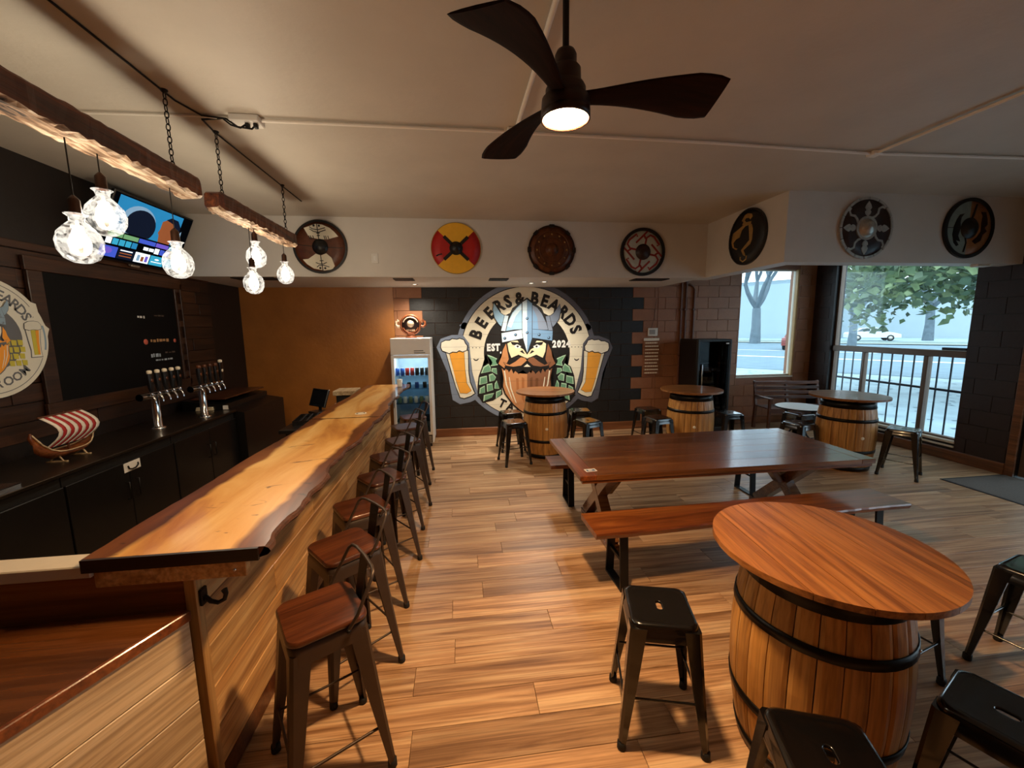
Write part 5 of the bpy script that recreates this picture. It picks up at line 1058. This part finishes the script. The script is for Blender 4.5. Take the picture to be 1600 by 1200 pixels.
fb_ = empty('exit_box', (6.02, Y2 + .05, SO), 0, 'small white box under the right end of the front bulkhead', 'box'); MB().box(-.09, .09, -.03, .05, -.03, 0, .005).build('case', M['white_plastic'], fb_); MB().box(-.06, .06, -.032, -.03, -.022, -.008).build('face', M['sill'], fb_)

# ================================================================== SHIELDS
XZ = Matrix(((1, 0, 0, 0), (0, 0, -1, 0), (0, 1, 0, 0), (0, 0, 0, 1)))
sc = lambda n_, c, r_=.5, me=0, v=.12: plain('shield_' + n_, c, r_, me, v, 14, .1)
SB = dict(black=sc('black', '#12100f', .45), brown=sc('brown', '#5a2f18', .45, 0, .35), cream=sc('cream', '#e9e2cb', .5, 0, .04), yellow=sc('yellow', '#f2b52a', .5, 0, .05), red=sc('red', '#b3160f', .5, 0, .08), leather=sc('leather', '#5d3113', .4, .1, .5), darkleather=sc('dark_leather', '#24120a', .45, .1, .4), ice=sc('pale', '#b9c2ba', .5, 0, .06), knot=sc('knot', '#8a2317', .5, 0, .1), gold=sc('gold', '#b08a4c', .45, .2, .2), silver=M['silver'], umber=sc('umber', '#2a140e', .45, 0, .3), teal=sc('teal', '#7f8d84', .5, 0, .12), orange=sc('orange', '#9a6438', .5, 0, .15))
def shield(x, y, z, rz, label, Rr=.32):
    t = empty('round_shield', (x, y, z), rz, label, 'shield', 'shields on the bulkhead'); t['r'] = 0; del t['r']; return t
def disc(t, name, r_, d0, d1, m, dome=0): return MB().lathe([(0, d0), (r_, d0), (r_, d1), (r_ * .6, d1 + dome * .7), (0, d1 + dome)], 48, cap=False, axis='y').build(name, m, t)
def rim(t, r0, r1, d, m, name='rim', a0=0, a1=360, n=48):
    n = max(3, int(n * (a1 - a0) / 360)); L = []
    for k in range(n + (a1 - a0 < 360)):
        a = R(a0 + (a1 - a0) * k / n); L.append([(r * math.cos(a), -q, r * math.sin(a)) for r, q in ((r0, d[0]), (r1, d[0]), (r1, d[1]), (r0, d[1]))])
    if a1 - a0 >= 360: L.append(L[0]); return MB().loft(L, False, False).build(name, m, t)
    return MB().loft(L, True, False).build(name, m, t)
def pp(t, name, poly, d, m, s=.32, th=.003): return MB().prism([(px * s, pz * s) for px, pz in poly], d, d + th, XZ).build(name, m, t)
def boss(t, r_, h_, m, d=.02): return MB().lathe([(r_ * 1.25, d), (r_ * 1.25, d + .008), (r_, d + .012), (r_ * .92, d + h_ * .5), (r_ * .6, d + h_ * .88), (0, d + h_)], 28, cap=False, axis='y').build('boss', m, t)
def stroke(t, name, pts, wd, d, m, s=.32, th=.003):
    L = []; P = [Vector((a * s, b * s)) for a, b in pts]
    for i, p in enumerate(P):
        q = (P[min(i + 1, len(P) - 1)] - P[max(i - 1, 0)]).normalized(); n_ = Vector((-q.y, q.x)) * wd * s / 2
        L.append([(p.x - n_.x, -d, p.y - n_.y), (p.x + n_.x, -d, p.y + n_.y), (p.x + n_.x, -d - th, p.y + n_.y), (p.x - n_.x, -d - th, p.y - n_.y)])
    return MB().loft(L, True, False).build(name, m, t)
arc = lambda cx, cy, r_, a0, a1, n=10: [(cx + r_ * math.cos(R(a0 + (a1 - a0) * k / n)), cy + r_ * math.sin(R(a0 + (a1 - a0) * k / n))) for k in range(n + 1)]
nm = lambda cx, cy, rx, ry, P: [((x - cx) / rx, (cy - y) / ry) for x, y in P]
ZS = 2.862
# 1 brown with cream lobes
t = shield(-1.685, Y1, ZS, 0, 'brown shield with cream lobes and black marks, beside the hanging bulbs'); disc(t, 'board', .312, 0, .018, SB['brown']); rim(t, .296, .322, (0, .026), SB['black'])
z_ = lambda P: nm(660, 605, 458, 452, P)
pp(t, 'painted_lobe', z_([(390, 270), (600, 195), (720, 205), (850, 260), (930, 330), (1000, 415), (900, 440), (800, 470), (640, 465), (470, 430)]), .018, SB['cream'], .30)
pp(t, 'painted_lobe', z_([(330, 835), (430, 825), (570, 730), (660, 760), (760, 720), (850, 800), (900, 950), (850, 1015), (700, 1035), (520, 1000), (400, 920)]), .018, SB['cream'], .30)
stroke(t, 'line', z_([(625, 195), (645, 465)]), .03, .021, SB['black'], .30); stroke(t, 'line', z_([(655, 755), (680, 1035)]), .03, .021, SB['black'], .30); stroke(t, 'line', z_([(240, 570), (560, 600), (1080, 625)]), .025, .0185, SB['black'], .30)
for p in ([(490, 245), (540, 285), (640, 300), (770, 260)], [(490, 285), (560, 330), (650, 345), (780, 300)], [(560, 890), (620, 915), (700, 915), (760, 885)], [(575, 975), (610, 945), (700, 940), (800, 970)], [(610, 360), (670, 360)], [(615, 405), (670, 400)], [(635, 855), (700, 855)]): stroke(t, 'line', z_(p), .03, .021, SB['black'], .30)
for p in ((570, 225), (665, 228), (635, 990), (725, 992)): pp(t, 'dot', z_([(p[0] + 20 * math.cos(a), p[1] + 20 * math.sin(a)) for a in [k * .785 for k in range(8)]]), .021, SB['black'], .30)
for x_ in (470, 500, 540, 740, 770, 810): stroke(t, 'line', z_([(x_, 405), (x_ + 20, 470)]), .03, .021, SB['black'], .30)
boss(t, .075, .06, SB['black'])
# 2 yellow and red
t = shield(-.015, Y1, ZS, 0, 'yellow and red quartered shield with a black cross'); disc(t, 'board', .318, 0, .018, SB['red']); rim(t, .314, .322, (0, .021), SB['gold'])
for a0, a1 in ((43, 136), (222, 317)): pp(t, 'painted_quarter', [(0, 0)] + arc(0, 0, .985, a0, a1, 16), .018, SB['yellow'])
for a in (43, 136, 222, 317): stroke(t, 'cross_bar', [(.1 * math.cos(R(a)), .1 * math.sin(R(a))), (.66 * math.cos(R(a)), .66 * math.sin(R(a)))], .13, .021, SB['black'], .32, .006)
stroke(t, 'mark', [(-.80, -.30), (-.7, -.25), (-.56, -.22)], .05, .018, SB['black']); boss(t, .068, .06, SB['black'], .024)
# 3 leather
t = shield(1.245, Y1, ZS - .006, 0, 'dark brown mottled leather shield with iron clips'); disc(t, 'board', .308, 0, .018, SB['leather'], .012); rim(t, .298, .316, (0, .024), SB['darkleather'])
for r_ in (.235, .165): MB().tube([(r_ * math.cos(2 * PI * k / 40), -.030, r_ * math.sin(2 * PI * k / 40)) for k in range(40)], .007, 6, closed=True).build('ring', SB['leather'], t)
for k in range(8): a = 45 * k; rim(t, .285, .325, (0, .03), SB['black'], 'clip', a - 6, a + 6, 60)
for k in range(12): MB().lathe([(.012, 0), (.009, .008), (0, .010)], 8, (.2 * math.cos(k * PI / 6), -.028, .2 * math.sin(k * PI / 6)), axis='y', cap=False).build('stud', SB['gold'], t)
boss(t, .07, .06, SB['leather'], .028)
# 4 knotwork
t = shield(2.515, Y1, ZS - .02, 0, 'pale shield with red knotwork and black rim'); disc(t, 'board', .305, 0, .018, SB['ice']); rim(t, .278, .318, (0, .03), SB['black'])
K1 = [(.30, .30), (.28, .55), (.10, .80), (-.28, .72)]; 
for k in range(4):
    c_, s_ = math.cos(R(90 * k)), math.sin(R(90 * k)); rot = lambda P: [(x * c_ - y * s_, x * s_ + y * c_) for x, y in P]
    stroke(t, 'knot_band', rot([(.10, .32), (.16, .62), (.34, .74), (.52, .66), (.78, .32), (.66, .28)]), .085, .018, SB['knot'], .30)
    stroke(t, 'knot_band', rot([(-.34, .40), (.02, .74), (.22, .94), (.36, .86)]), .085, .019, SB['knot'], .30)
    stroke(t, 'knot_band', rot([(.04, .72), (.12, .58)]), .08, .0195, SB['knot'], .30)
boss(t, .085, .05, SB['umber'])
# 5 black with gold beast, on the return
t = shield(X1, 4.705, ZS + .02, R(-90), 'black shield with a golden beast on the side bulkhead'); disc(t, 'board', .315, 0, .02, SB['black']); rim(t, .305, .325, (0, .025), SB['black'])
z_ = lambda P: nm(520, 622, 325, 465, P)
pp(t, 'beast', z_([(415, 320), (470, 240), (520, 228), (590, 262), (605, 310), (570, 350), (545, 310), (490, 300), (470, 330), (500, 370), (590, 380), (585, 425), (500, 435), (430, 395), (450, 350)]), .02, SB['gold'])
pp(t, 'beast', z_([(545, 430), (600, 430), (625, 520), (620, 690), (595, 760), (480, 835), (510, 900), (520, 945), (480, 920), (435, 825), (530, 730), (575, 690), (560, 540)]), .02, SB['gold'])
pp(t, 'beast', z_([(265, 490), (350, 455), (440, 410), (500, 425), (430, 480), (395, 595), (330, 610), (280, 660), (300, 740), (370, 785), (340, 795), (270, 740), (245, 640)]), .02, SB['gold'])
stroke(t, 'beast', z_([(430, 940), (430, 990), (480, 1030), (535, 1000), (540, 940)]), .05, .02, SB['gold'])
for k in range(14): a = k * 360 / 14; MB().box(-.006, .006, -.027, -.024, -.012, .012, 0, Matrix.Rotation(R(-a), 4, 'Y') @ Matrix.Translation((0, 0, .314))).build('stud', SB['umber'], t)
# 6 umber with silver
t = shield(4.39, Y2, 2.86, 0, 'dark brown shield with silver rim plates and ornaments'); disc(t, 'board', .312, 0, .018, SB['umber']); 
for k in range(16): rim(t, .296, .322, (0, .026), SB['silver'], 'rim_plate', k * 22.5 + .7, k * 22.5 + 21.8, 80)
for k in range(4):
    c_, s_ = math.cos(R(90 * k)), math.sin(R(90 * k)); rot = lambda P: [(x * c_ - y * s_, x * s_ + y * c_) for x, y in P]
    pp(t, 'leaf_ornament', rot([(0, .40), (.09, .46), (.12, .55), (.07, .60), (.13, .68), (.09, .78), (0, .90), (-.09, .78), (-.13, .68), (-.07, .60), (-.12, .55), (-.09, .46)]), .018, SB['silver'], .31, .006)
    stroke(t, 'scroll_ornament', rot([(.16, .34), (.30, .40), (.40, .50), (.42, .66), (.55, .72), (.66, .68)]), .075, .018, SB['silver'], .31, .006)
rim(t, .10, .125, (.016, .03), SB['silver'], 'boss_ring'); boss(t, .085, .07, SB['silver'])
# 7 teal and orange
t = shield(5.685, Y2, 2.88, 0, 'teal and orange halved shield with black dragons, at the right end'); disc(t, 'board', .315, 0, .018, SB['orange']); rim(t, .288, .325, (0, .028), SB['black'])
pp(t, 'painted_half', arc(0, 0, .92, 92, 268, 24), .018, SB['teal']); 
z_ = lambda P: nm(620, 650, 455, 510, P)
pp(t, 'dragon', z_([(500, 400), (420, 420), (370, 500), (330, 620), (320, 760), (360, 900), (420, 960), (460, 940), (400, 860), (480, 880), (430, 780), (460, 640), (440, 560), (450, 470)]), .021, SB['black'])
pp(t, 'dragon', z_([(800, 370), (890, 370), (930, 480), (950, 580), (900, 640), (950, 700), (880, 760), (860, 860), (760, 920), (700, 870), (780, 800), (840, 700), (830, 560), (840, 440)]), .021, SB['umber'])
pp(t, 'dragon', z_([(690, 240), (720, 240), (680, 440), (640, 520), (590, 540), (640, 450)]), .0225, SB['black']); stroke(t, 'line', z_([(200, 645), (540, 650)]), .02, .0225, SB['black']); stroke(t, 'line', z_([(560, 800), (590, 900), (560, 1060)]), .05, .0225, SB['black'])
boss(t, .09, .06, SB['black'])

# ================================================================== CEILING FAN
fn = empty('ceiling_fan', (.435, 1.69, CE), 0, 'dark three-blade ceiling fan with a lit round lamp', 'ceiling fan')
MB().lathe([(.0, 0), (.065, 0), (.065, -.02), (.03, -.05), (.014, -.055)], 24, cap=False).build('canopy', M['iron'], fn)
MB().tube([(0, 0, -.05), (0, 0, -.38)], .013, 12).build('rod', M['iron'], fn)
brz = plain('dark_bronze', '#2a130b', .45, .3, .15)
MB().lathe([(.014, -.33), (.035, -.335), (.042, -.35), (.042, -.385), (.05, -.39), (.058, -.40), (.060, -.45), (.07, -.455), (.078, -.47), (.078, -.50), (.092, -.505), (.095, -.54), (.090, -.56)], 32).build('motor', brz, fn)
MB().lathe([(.089, -.55), (.096, -.55), (.096, -.579), (.089, -.579), (.089, -.55)], 32, cap=False).build('lamp_rim', brz, fn)
lampm = emis('fan_lamp_glow', '#ffce96', FAN_E)
lt = MB().lathe([(.084, -.555), (.086, -.568), (.076, -.578), (.04, -.583), (.001, -.584)], 32).build('lamp', lampm, fn)
def blade():
    L = []
    for k in range(15):
        u = k / 14; r_ = .07 + .51 * u; wv = .034 + .082 * min(1, (u / .8)) ** 1.3; p = R(16 - 6 * u); sweep = .012 * math.sin(PI * u) - .02 * u; z = -.50 - .02 * u + .02 * math.sin(PI * u)
        if k == 14: wv *= .88
        if k == 13: wv *= .98
        th = .011 * (1 - .5 * u); q = []
        for a in range(12):
            t_ = 2 * PI * a / 12; cy, cz = wv * math.cos(t_), th * math.sin(t_); q.append((r_, sweep + cy * math.cos(p) + cz * math.sin(p), z - cy * math.sin(p) + cz * math.cos(p)))
        L.append(q)
    return MB().loft(L, True).mesh('blade')
M['fan_wood'].node_tree.nodes['Principled BSDF'].inputs['Specular IOR Level'].default_value = .15
bme = blade(); bme.materials.append(M['fan_wood'])
for a in (-7, 113, 233): link('blade', bme, None, fn, (0, 0, 0), (0, 0, R(a)))

# ================================================================== HANGING BEAM LIGHTS
def globe_mat():
    m, nt, b = newmat('rippled_bulb_glass'); nt.nodes.remove(b)
    v = coords(nt, (1, 1, 1)); f = noise(nt, v, 17, 2, .5, 2.0); g = ramp(nt, f, [(.40, (.05, .05, .05, 1)), (.5, (1, .92, .78, 1)), (.64, (1, .95, .85, 1)), (.70, (.25, .22, .18, 1))])
    e = N(nt, 'ShaderNodeEmission'); nt.links.new(g, e.inputs[0]); e.inputs[1].default_value = .36
    t = N(nt, 'ShaderNodeBsdfTransparent'); t.inputs[0].default_value = (.82, .82, .82, 1); gl = N(nt, 'ShaderNodeBsdfGlossy'); gl.inputs['Roughness'].default_value = .08
    mx = N(nt, 'ShaderNodeMixShader'); mx.inputs[0].default_value = .12; nt.links.new(t.outputs[0], mx.inputs[1]); nt.links.new(gl.outputs[0], mx.inputs[2])
    ad = N(nt, 'ShaderNodeAddShader'); nt.links.new(mx.outputs[0], ad.inputs[0]); nt.links.new(e.outputs[0], ad.inputs[1]); nt.links.new(ad.outputs[0], nt.nodes['Material Output'].inputs[0]); return m
M['pale_beam'] = wood('worn_lit_beam_wood', '#26140b', '#a58468', '#d8c6ae', 1, 1.6, 16, .6, 0, .4, .05, 2.0, (.36, .48, .6))  # weathered wood with dark cracks; its paleness also holds painted bulb light
gm = globe_mat(); fil = emis('filament_glow', '#ffe2b0', 6)
def chain(x, y, z0, z1):
    mb = MB(); z = z0; k = 0
    while z > z1 + .01:
        P = [(.011 * math.cos(a), .021 * math.sin(a)) for a in [2 * PI * q / 10 for q in range(10)]]
        mb.tube([(x + (p if k % 2 else 0), y + (0 if k % 2 else p), z - .02 + q) for p, q in P], .0032, 5, closed=True); z -= .034; k += 1
    return mb
def beam_light(y0, y1, zb, label, chains, bulbs, seed):
    rn = random.Random(seed); t = empty('beam_light', (-1.65, 0, 0), 0, label, 'hanging light', 'timber beam lights over the bar')
    n = int((y1 - y0) / .035); L = []; hw = .062
    for k in range(n + 1):
        y = y0 + (y1 - y0) * k / n; e = .75 if k in (0, n) else 1
        j = lambda a=.006: rn.uniform(-a, a)
        L.append([(x * e, y + (j(.004) if 0 < k < n else 0), zb + hw + z * e) for x, z in ((-hw + .014 + j(), -hw + j()), (hw - .016 + j(.01), -hw + j()), (hw + j(.004), -hw + .018 + j(.01)), (hw + j(.003), hw - .014), (hw - .012, hw + j(.003)), (-hw + .012, hw + j(.003)), (-hw + j(.003), hw - .012), (-hw + j(.004), -hw + .02 + j(.008)))])
    MB().loft(L, True, False).build('beam', M['beam'], t)
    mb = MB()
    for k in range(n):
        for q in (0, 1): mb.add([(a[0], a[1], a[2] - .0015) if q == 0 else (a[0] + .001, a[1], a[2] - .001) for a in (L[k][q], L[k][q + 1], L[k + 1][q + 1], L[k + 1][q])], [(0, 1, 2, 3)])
    mb.build('worn_lit_underside', M['pale_beam'], t, fix=False)  # bottom and chamfer faces, coloured paler as if lit by the bulbs
    for y in chains:
        chain(0, y, CE - .012, zb + 2 * hw).build('chain', M['iron'], t); MB().lathe([(.02, 0), (.02, -.006), (.008, -.018)], 10, (0, y, CE)).build('ceiling_hook', M['iron'], t)
    for y, z, s_ in bulbs:
        MB().tube([(0, y, zb + .01), (0, y, z + .15)], .003, 6).build('cord', M['black'], t)
        MB().lathe([(.005, .205), (.014, .195), (.021, .185), (.022, .135), (.024, .128)], 14, (0, y, z)).build('socket', plain('aged_bronze', '#3b2418', .4, .6) if 'sock' not in M else M['sock'], t)
        b = MB().lathe([(.024 * s_, .130), (.042 * s_, .126), (.030 * s_, .116), (.026 * s_, .096), (.05 * s_, .072), (.072 * s_, .045), (.082 * s_, .01), (.078 * s_, -.028), (.060 * s_, -.062), (.030 * s_, -.080), (0.001, -.084)], 22, (0, y, z), cap=False).build('globe', gm, t)
        MB().lathe([(.004, .10), (.009, .07), (.012, .03), (.008, -.01), (.001, -.015)], 10, (0, y, z)).build('filament', fil, b)
        ld = bpy.data.lights.new('bulb_light', 'POINT'); ld.energy = BULB_W; ld.color = (1, .84, .62); ld.shadow_soft_size = .04; lo = bpy.data.objects.new('bulb_light', ld); COL.objects.link(lo); lo.parent = t; lo.location = (0, y, z + .01)
M['sock'] = plain('aged_bronze', '#3b2418', .4, .6)
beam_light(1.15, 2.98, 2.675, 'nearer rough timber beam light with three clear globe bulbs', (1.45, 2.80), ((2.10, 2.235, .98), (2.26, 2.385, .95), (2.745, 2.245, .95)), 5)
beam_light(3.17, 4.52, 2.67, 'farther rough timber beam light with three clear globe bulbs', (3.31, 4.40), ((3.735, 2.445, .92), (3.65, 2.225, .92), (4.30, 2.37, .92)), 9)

# ================================================================== CEILING CONDUIT
ccd = empty('ceiling_conduit', (0, 0, CE), 0, 'white electrical conduit crossing the ceiling with a branch to the fan', 'conduit')
zc = -.018
MB().tube([(-1.25, 3.08, zc), (.35, 3.075, zc)], .012, 8).tube([(.50, 3.08, zc), (1.9, 3.10, zc), (3.36, 3.16, zc), (4.7, 3.12, zc), (XR, 3.10, zc)], .012, 8).build('long_pipe', M['pvc'], ccd)
MB().tube([(.43, 3.02, zc), (.44, 2.3, zc), (.445, 1.75, zc)], .014, 8).build('fan_branch', M['pvc'], ccd); MB().tube([(3.39, 3.14, zc), (3.41, 2.3, zc), (3.43, .2, zc)], .012, 8).build('side_branch', M['pvc'], ccd)
MB().box(.37, .49, 3.03, 3.12, -.035, 0, .006).build('junction_box', M['pvc'], ccd); MB().box(3.35, 3.43, 3.12, 3.20, -.035, 0, .006).build('junction_box', M['pvc'], ccd)
MB().box(-1.43, -1.25, 3.03, 3.14, -.045, 0, .006).build('outlet_box', M['white_plastic'], ccd)
cb_ = empty('ceiling_cable', (0, 0, CE), 0, 'dark cable along the ceiling to the outlet box over the bar', 'cable')
MB().tube([(XL + .02, 3.12, -.012), (-2.38, 3.10, -.012), (-1.6, 3.07, -.012), (-1.45, 3.09, -.015)], .008, 6).build('run', M['pvc'], cb_)
MB().tube([(-1.655, 4.9, -.008), (-1.655, 3.3, -.008), (-1.63, 3.12, -.01), (-1.48, 3.07, -.02), (-1.42, 3.04, -.07), (-1.36, 3.03, -.09), (-1.33, 3.06, -.05)], .006, 6).tube([(-1.655, 1.2, -.008), (-1.655, 2.9, -.008), (-1.60, 3.06, -.012), (-1.45, 3.05, -.03), (-1.38, 3.04, -.08), (-1.30, 3.05, -.085), (-1.28, 3.07, -.05)], .006, 6).build('lamp_cord', M['iron'], cb_)
for x in (-1.33, -1.28): MB().box(x - .012, x + .012, 3.05, 3.08, -.075, -.045, .004).build('plug', M['black'], cb_)

# ================================================================== OUTSIDE
nv = Vector((.76, .65)).normalized(); tv_ = Vector((-nv.y, nv.x))
def P2(d, s, z=-.12): p = nv * d + tv_ * s; return (p.x, p.y, z)
def strip(name, d0, d1, z, m, label, cat):
    o = MB().add([P2(d0, -90, z), P2(d1, -90, z), P2(d1, 90, z), P2(d0, 90, z)], [(0, 1, 2, 3)]); o.add([P2(d0, -90, z - .2), P2(d1, -90, z - .2), P2(d1, 90, z - .2), P2(d0, 90, z - .2)], [(0, 1, 2, 3)])
    t = o.build(name, m, None, fix=False); return tag(t, kind='structure')
asph = plain('asphalt', '#5f7682', .8, 0, .12, 1.5); walk = plain('pavement', '#8fa3ab', .8, 0, .2, 1.2)
pav = MB().box(-60, 130, -60, 130, -.6, -.16).build('ground', walk); tag(pav, kind='structure')
rd = strip('road', 21, 50, -.15, asph, '', ''); strip('road_line', 29, 29.5, -.148, plain('road_paint', '#d8cfa0', .7), '', ''); strip('road_line', 36, 36.3, -.148, M['white'], '', ''); strip('kerb', 50, 50.5, -.05, M['sill'], '', ''); strip('verge', 50.5, 58, -.10, plain('winter_grass', '#6f7f78', .9, 0, .3, 2), '', '')
# leaf litter on the pavement
lf = MB(); rn = random.Random(12)
for k in range(420):
    d, s = rn.uniform(9.5, 20), rn.uniform(-9, 8); x, y, _ = P2(d, s); a = rn.uniform(0, 6); r_ = rn.uniform(.04, .10)
    if x > XR + .6 or y > YB + .6: lf.add([(x + r_ * math.cos(a + q), y + r_ * math.sin(a + q) * .7, -.155) for q in (0, 1.6, 3.1, 4.7)], [(0, 1, 2, 3)])
tag(lf.build('fallen_leaves', plain('leaf_litter', '#5d7079', .9), None, fix=False), 'grey fallen leaves scattered on the pavement outside', 'leaves', None, 'stuff')
# iron railing outside the tall window
rl = empty('iron_railing', (7.35, 0, -.16), 0, 'dark iron railing just outside the tall window', 'railing'); rm = plain('blue_black_iron', '#10141f', .5, .2)
for z in (.16, .95, 1.52): MB().box(-.018, .018, 3.6, 7.7, z, z + .035, .004).build('rail', rm, rl)
bme2 = MB().box(-.009, .009, -.009, .009, 0, 1.4, .002).mesh('bar'); bme2.materials.append(rm)
y = 3.7
while y < 7.6: link('bar', bme2, None, rl, (0, y, .14)); y += .175
for y in (3.62, 7.66): MB().box(-.025, .025, y - .025, y + .025, 0, 1.6, .004).build('post', rm, rl)
# trees
def limb(mb, p, d, r_, depth, rn, out, spread=.55):
    l = rn.uniform(.8, 1.25) * (.62 + .27 * depth); pts = [Vector(p)]; q = Vector(p); dd = Vector(d)
    for k in range(3):
        dd = (dd + Vector((rn.uniform(-.18, .18), rn.uniform(-.18, .18), rn.uniform(-.05, .12)))).normalized(); q = q + dd * l / 3; pts.append(q.copy())
    mb.tube(pts, [r_, r_ * .9, r_ * .8, r_ * .66], 5 if depth < 3 else 8, False); out.append(q)
    if depth > 0:
        for k in range(3 if depth > 1 else 2):
            nd = (dd + Vector((rn.uniform(-1, 1), rn.uniform(-1, 1), rn.uniform(-.15, .6))) * spread).normalized(); limb(mb, q, nd, r_ * .62, depth - 1, rn, out, spread)
barkm = plain('tree_bark', '#5b6870', .9, 0, .2, 3)
def bare_tree(x, y, h_, r_, seed, label, depth=4):
    t = empty('bare_tree', (x, y, -.15), 0, label, 'tree', 'trees across the street'); rn = random.Random(seed)
    MB().tube([(0, 0, 0), (.05 * h_ * .1, 0, h_ * .5), (0, .02 * h_, h_)], [r_ * 1.25, r_, r_ * .9], 10).build('trunk', barkm, t); mb = MB(); out = []; s_ = h_ / 2.2
    mb2 = MB()
    for k in range(4):
        a = 2 * PI * k / 4 + seed; limb(mb2, (0, .02 * h_ / s_, h_ / s_), Vector((math.cos(a) * .75, math.sin(a) * .75, .9)).normalized(), r_ * .62 / s_, depth, rn, out)
    mb2.v = [(a * s_, b * s_, c_ * s_) for a, b, c_ in mb2.v]; mb2.build('branches', barkm, t, fix=False); return t, [o * s_ for o in out]
bare_tree(30.5, 39.4, 3.6, .42, 3, 'bare forked tree seen through the small window', 5); bare_tree(33.4, 31.4, 2.6, .28, 5, 'thin bare tree at the left of the tall window view'); bare_tree(50, 38.4, 3.4, .40, 8, 'pale bare tree behind the street at the right of the tall window')
# leafy tree close to the window
lt_, ends = bare_tree(14.0, 8.9, 2.5, .16, 11, 'leafy tree hanging its crown across the top of the tall window', 3)
leafm = plain('broad_leaf', '#6f8158', .5, 0, .3, 5); leafd = plain('dark_broad_leaf', '#4e6147', .5, 0, .3, 5)
rn = random.Random(31)
for nm_, m_, cnt in (('foliage', leafm, 7600), ('foliage', leafd, 5400)):
    mb = MB()
    for k in range(cnt):
        a = rn.uniform(0, 2 * PI); rr = 4.6 * math.sqrt(rn.random()); z = 2.62 + rn.random() ** .9 * 2.6 - .35 * math.sin(a * 3) + .3 * math.sin(a * 7 + 1); p = Vector((rr * math.cos(a), rr * math.sin(a), z + .35 * math.sin(rr * 2.3 + a * 2)))
        u = Vector((rn.gauss(0, 1), rn.gauss(0, 1), rn.gauss(0, .5))).normalized(); v = u.cross(Vector((rn.gauss(0, 1), rn.gauss(0, 1), rn.gauss(0, 1)))).normalized(); l = rn.uniform(.16, .30); wv = l * .38
        mb.add([p, p + u * l * .35 + v * wv, p + u * l, p + u * l * .35 - v * wv], [(0, 1, 2, 3)])
    tag(mb.build(nm_, m_, lt_, fix=False), kind='stuff')
# cars
def car(x, y, rz, m, label):
    t = empty('parked_car', (x, y, -.14), rz, label, 'car', 'cars across the street'); gls = plain('car_glass', '#3b4a52', .1)
    prof = [(-2.3, .35), (-2.32, .75), (-2.2, .92), (-1.5, .98), (-.9, 1.02), (.95, 1.0), (1.7, .88), (2.25, .72), (2.3, .35)]
    XZm = Matrix(((1, 0, 0, 0), (0, 0, 1, 0), (0, 1, 0, 0), (0, 0, 0, 1)))
    L = []
    for yy, s_, dz in ((-.88, .97, -.02), (-.84, 1, 0), (.84, 1, 0), (.88, .97, -.02)): L.append([(px * s_, yy, pz + (dz if pz > .5 else 0)) for px, pz in prof])
    MB().loft(L, True, False).build('body', m, t)
    top = [(-1.75, .98), (-1.05, 1.40), (.25, 1.43), (1.15, 1.0)]; L = []
    for yy, ins_ in ((-.80, 0), (-.62, 1), (.62, 1), (.80, 0)): L.append([(px * (1 - .04 * (1 - ins_)), yy if pz < 1.2 else yy * .85, pz) for px, pz in top])
    MB().loft(L, True, False).build('cabin', m, t)
    for s_ in (-1, 1):
        MB().add([(px, s_ * (.815 if pz < 1.2 else .705), pz) for px, pz in ((-1.5, 1.03), (-1.0, 1.34), (-.35, 1.36), (-.35, 1.03))], [(0, 1, 2, 3)]).build('side_window', gls, t, fix=False); MB().add([(px, s_ * (.815 if pz < 1.2 else .705), pz) for px, pz in ((-.28, 1.03), (-.28, 1.36), (.22, 1.36), (.9, 1.03))], [(0, 1, 2, 3)]).build('side_window', gls, t, fix=False)
        for px in (-1.4, 1.4):
            wl_ = MB().lathe([(0, -.1), (.30, -.1), (.33, -.06), (.33, .06), (.30, .1), (0, .1)], 22, (px, s_ * .80, .33), cap=False, axis='y').build('wheel', M['rubber'], t); MB().lathe([(0, .105 * -s_), (.19, .105 * -s_), (.19, .09 * -s_)], 16, (px, s_ * .80, .33), cap=False, axis='y').build('hub', M['silver'], wl_)
    for s_ in (-1, 1): MB().box(2.2, 2.31, s_ * .62 - .18, s_ * .62 + .18, .62, .72, .01).build('headlight', M['silver'], t)
car(45.2, 40.3, math.atan2(-.55, .83), plain('car_white', '#cfd6d8', .25, 0, .02), 'white saloon car parked across the street'); car(54.5, 33.8, math.atan2(-.55, .83), plain('car_grey', '#a9b6bb', .3, 0, .03), 'pale grey car farther right across the street'); car(26.2, 28.9, math.atan2(.65, .76), plain('car_red', '#7d3a34', .3, 0, .05), 'red car at the right edge of the small window view')
# pale buildings behind
def house(d, s, w_, h_, dep, m, label):
    t = empty('building', P2(d, s, -.15), math.atan2(tv_.y, tv_.x), label, 'building'); MB().box(-w_ / 2, w_ / 2, -dep, 0, 0, h_, .02).build('wall', m, t)
    MB().box(-w_ / 2 - .5, w_ / 2 + .5, -dep - .5, .6, h_, h_ + .5, .05).build('roof', plain('grey_roof', '#7d8f98', .7), t)
    for k in range(int(w_ / 4)):
        for z in (1.0, 4.2):
            if z + 2 < h_: fr_ = MB().box(-w_ / 2 + 1.2 + k * 4, -w_ / 2 + 3 + k * 4, 0, .08, z, z + 1.9, .02).build('window', M['white'], t); MB().box(-w_ / 2 + 1.35 + k * 4, -w_ / 2 + 2.85 + k * 4, .08, .1, z + .15, z + 1.75).build('window_pane', plain('far_glass', '#8fa6b2', .2), fr_)
house(-78 * -1 + 0, 22, 34, 7.5, -10, plain('pale_render', '#98a8b0', .8, 0, .03, 1), 'pale long building across the street left of the view'); house(84, -13, 38, 6.5, -10, plain('white_render', '#a3b1b7', .8, 0, .03, 1), 'white low building across the street behind the cars')
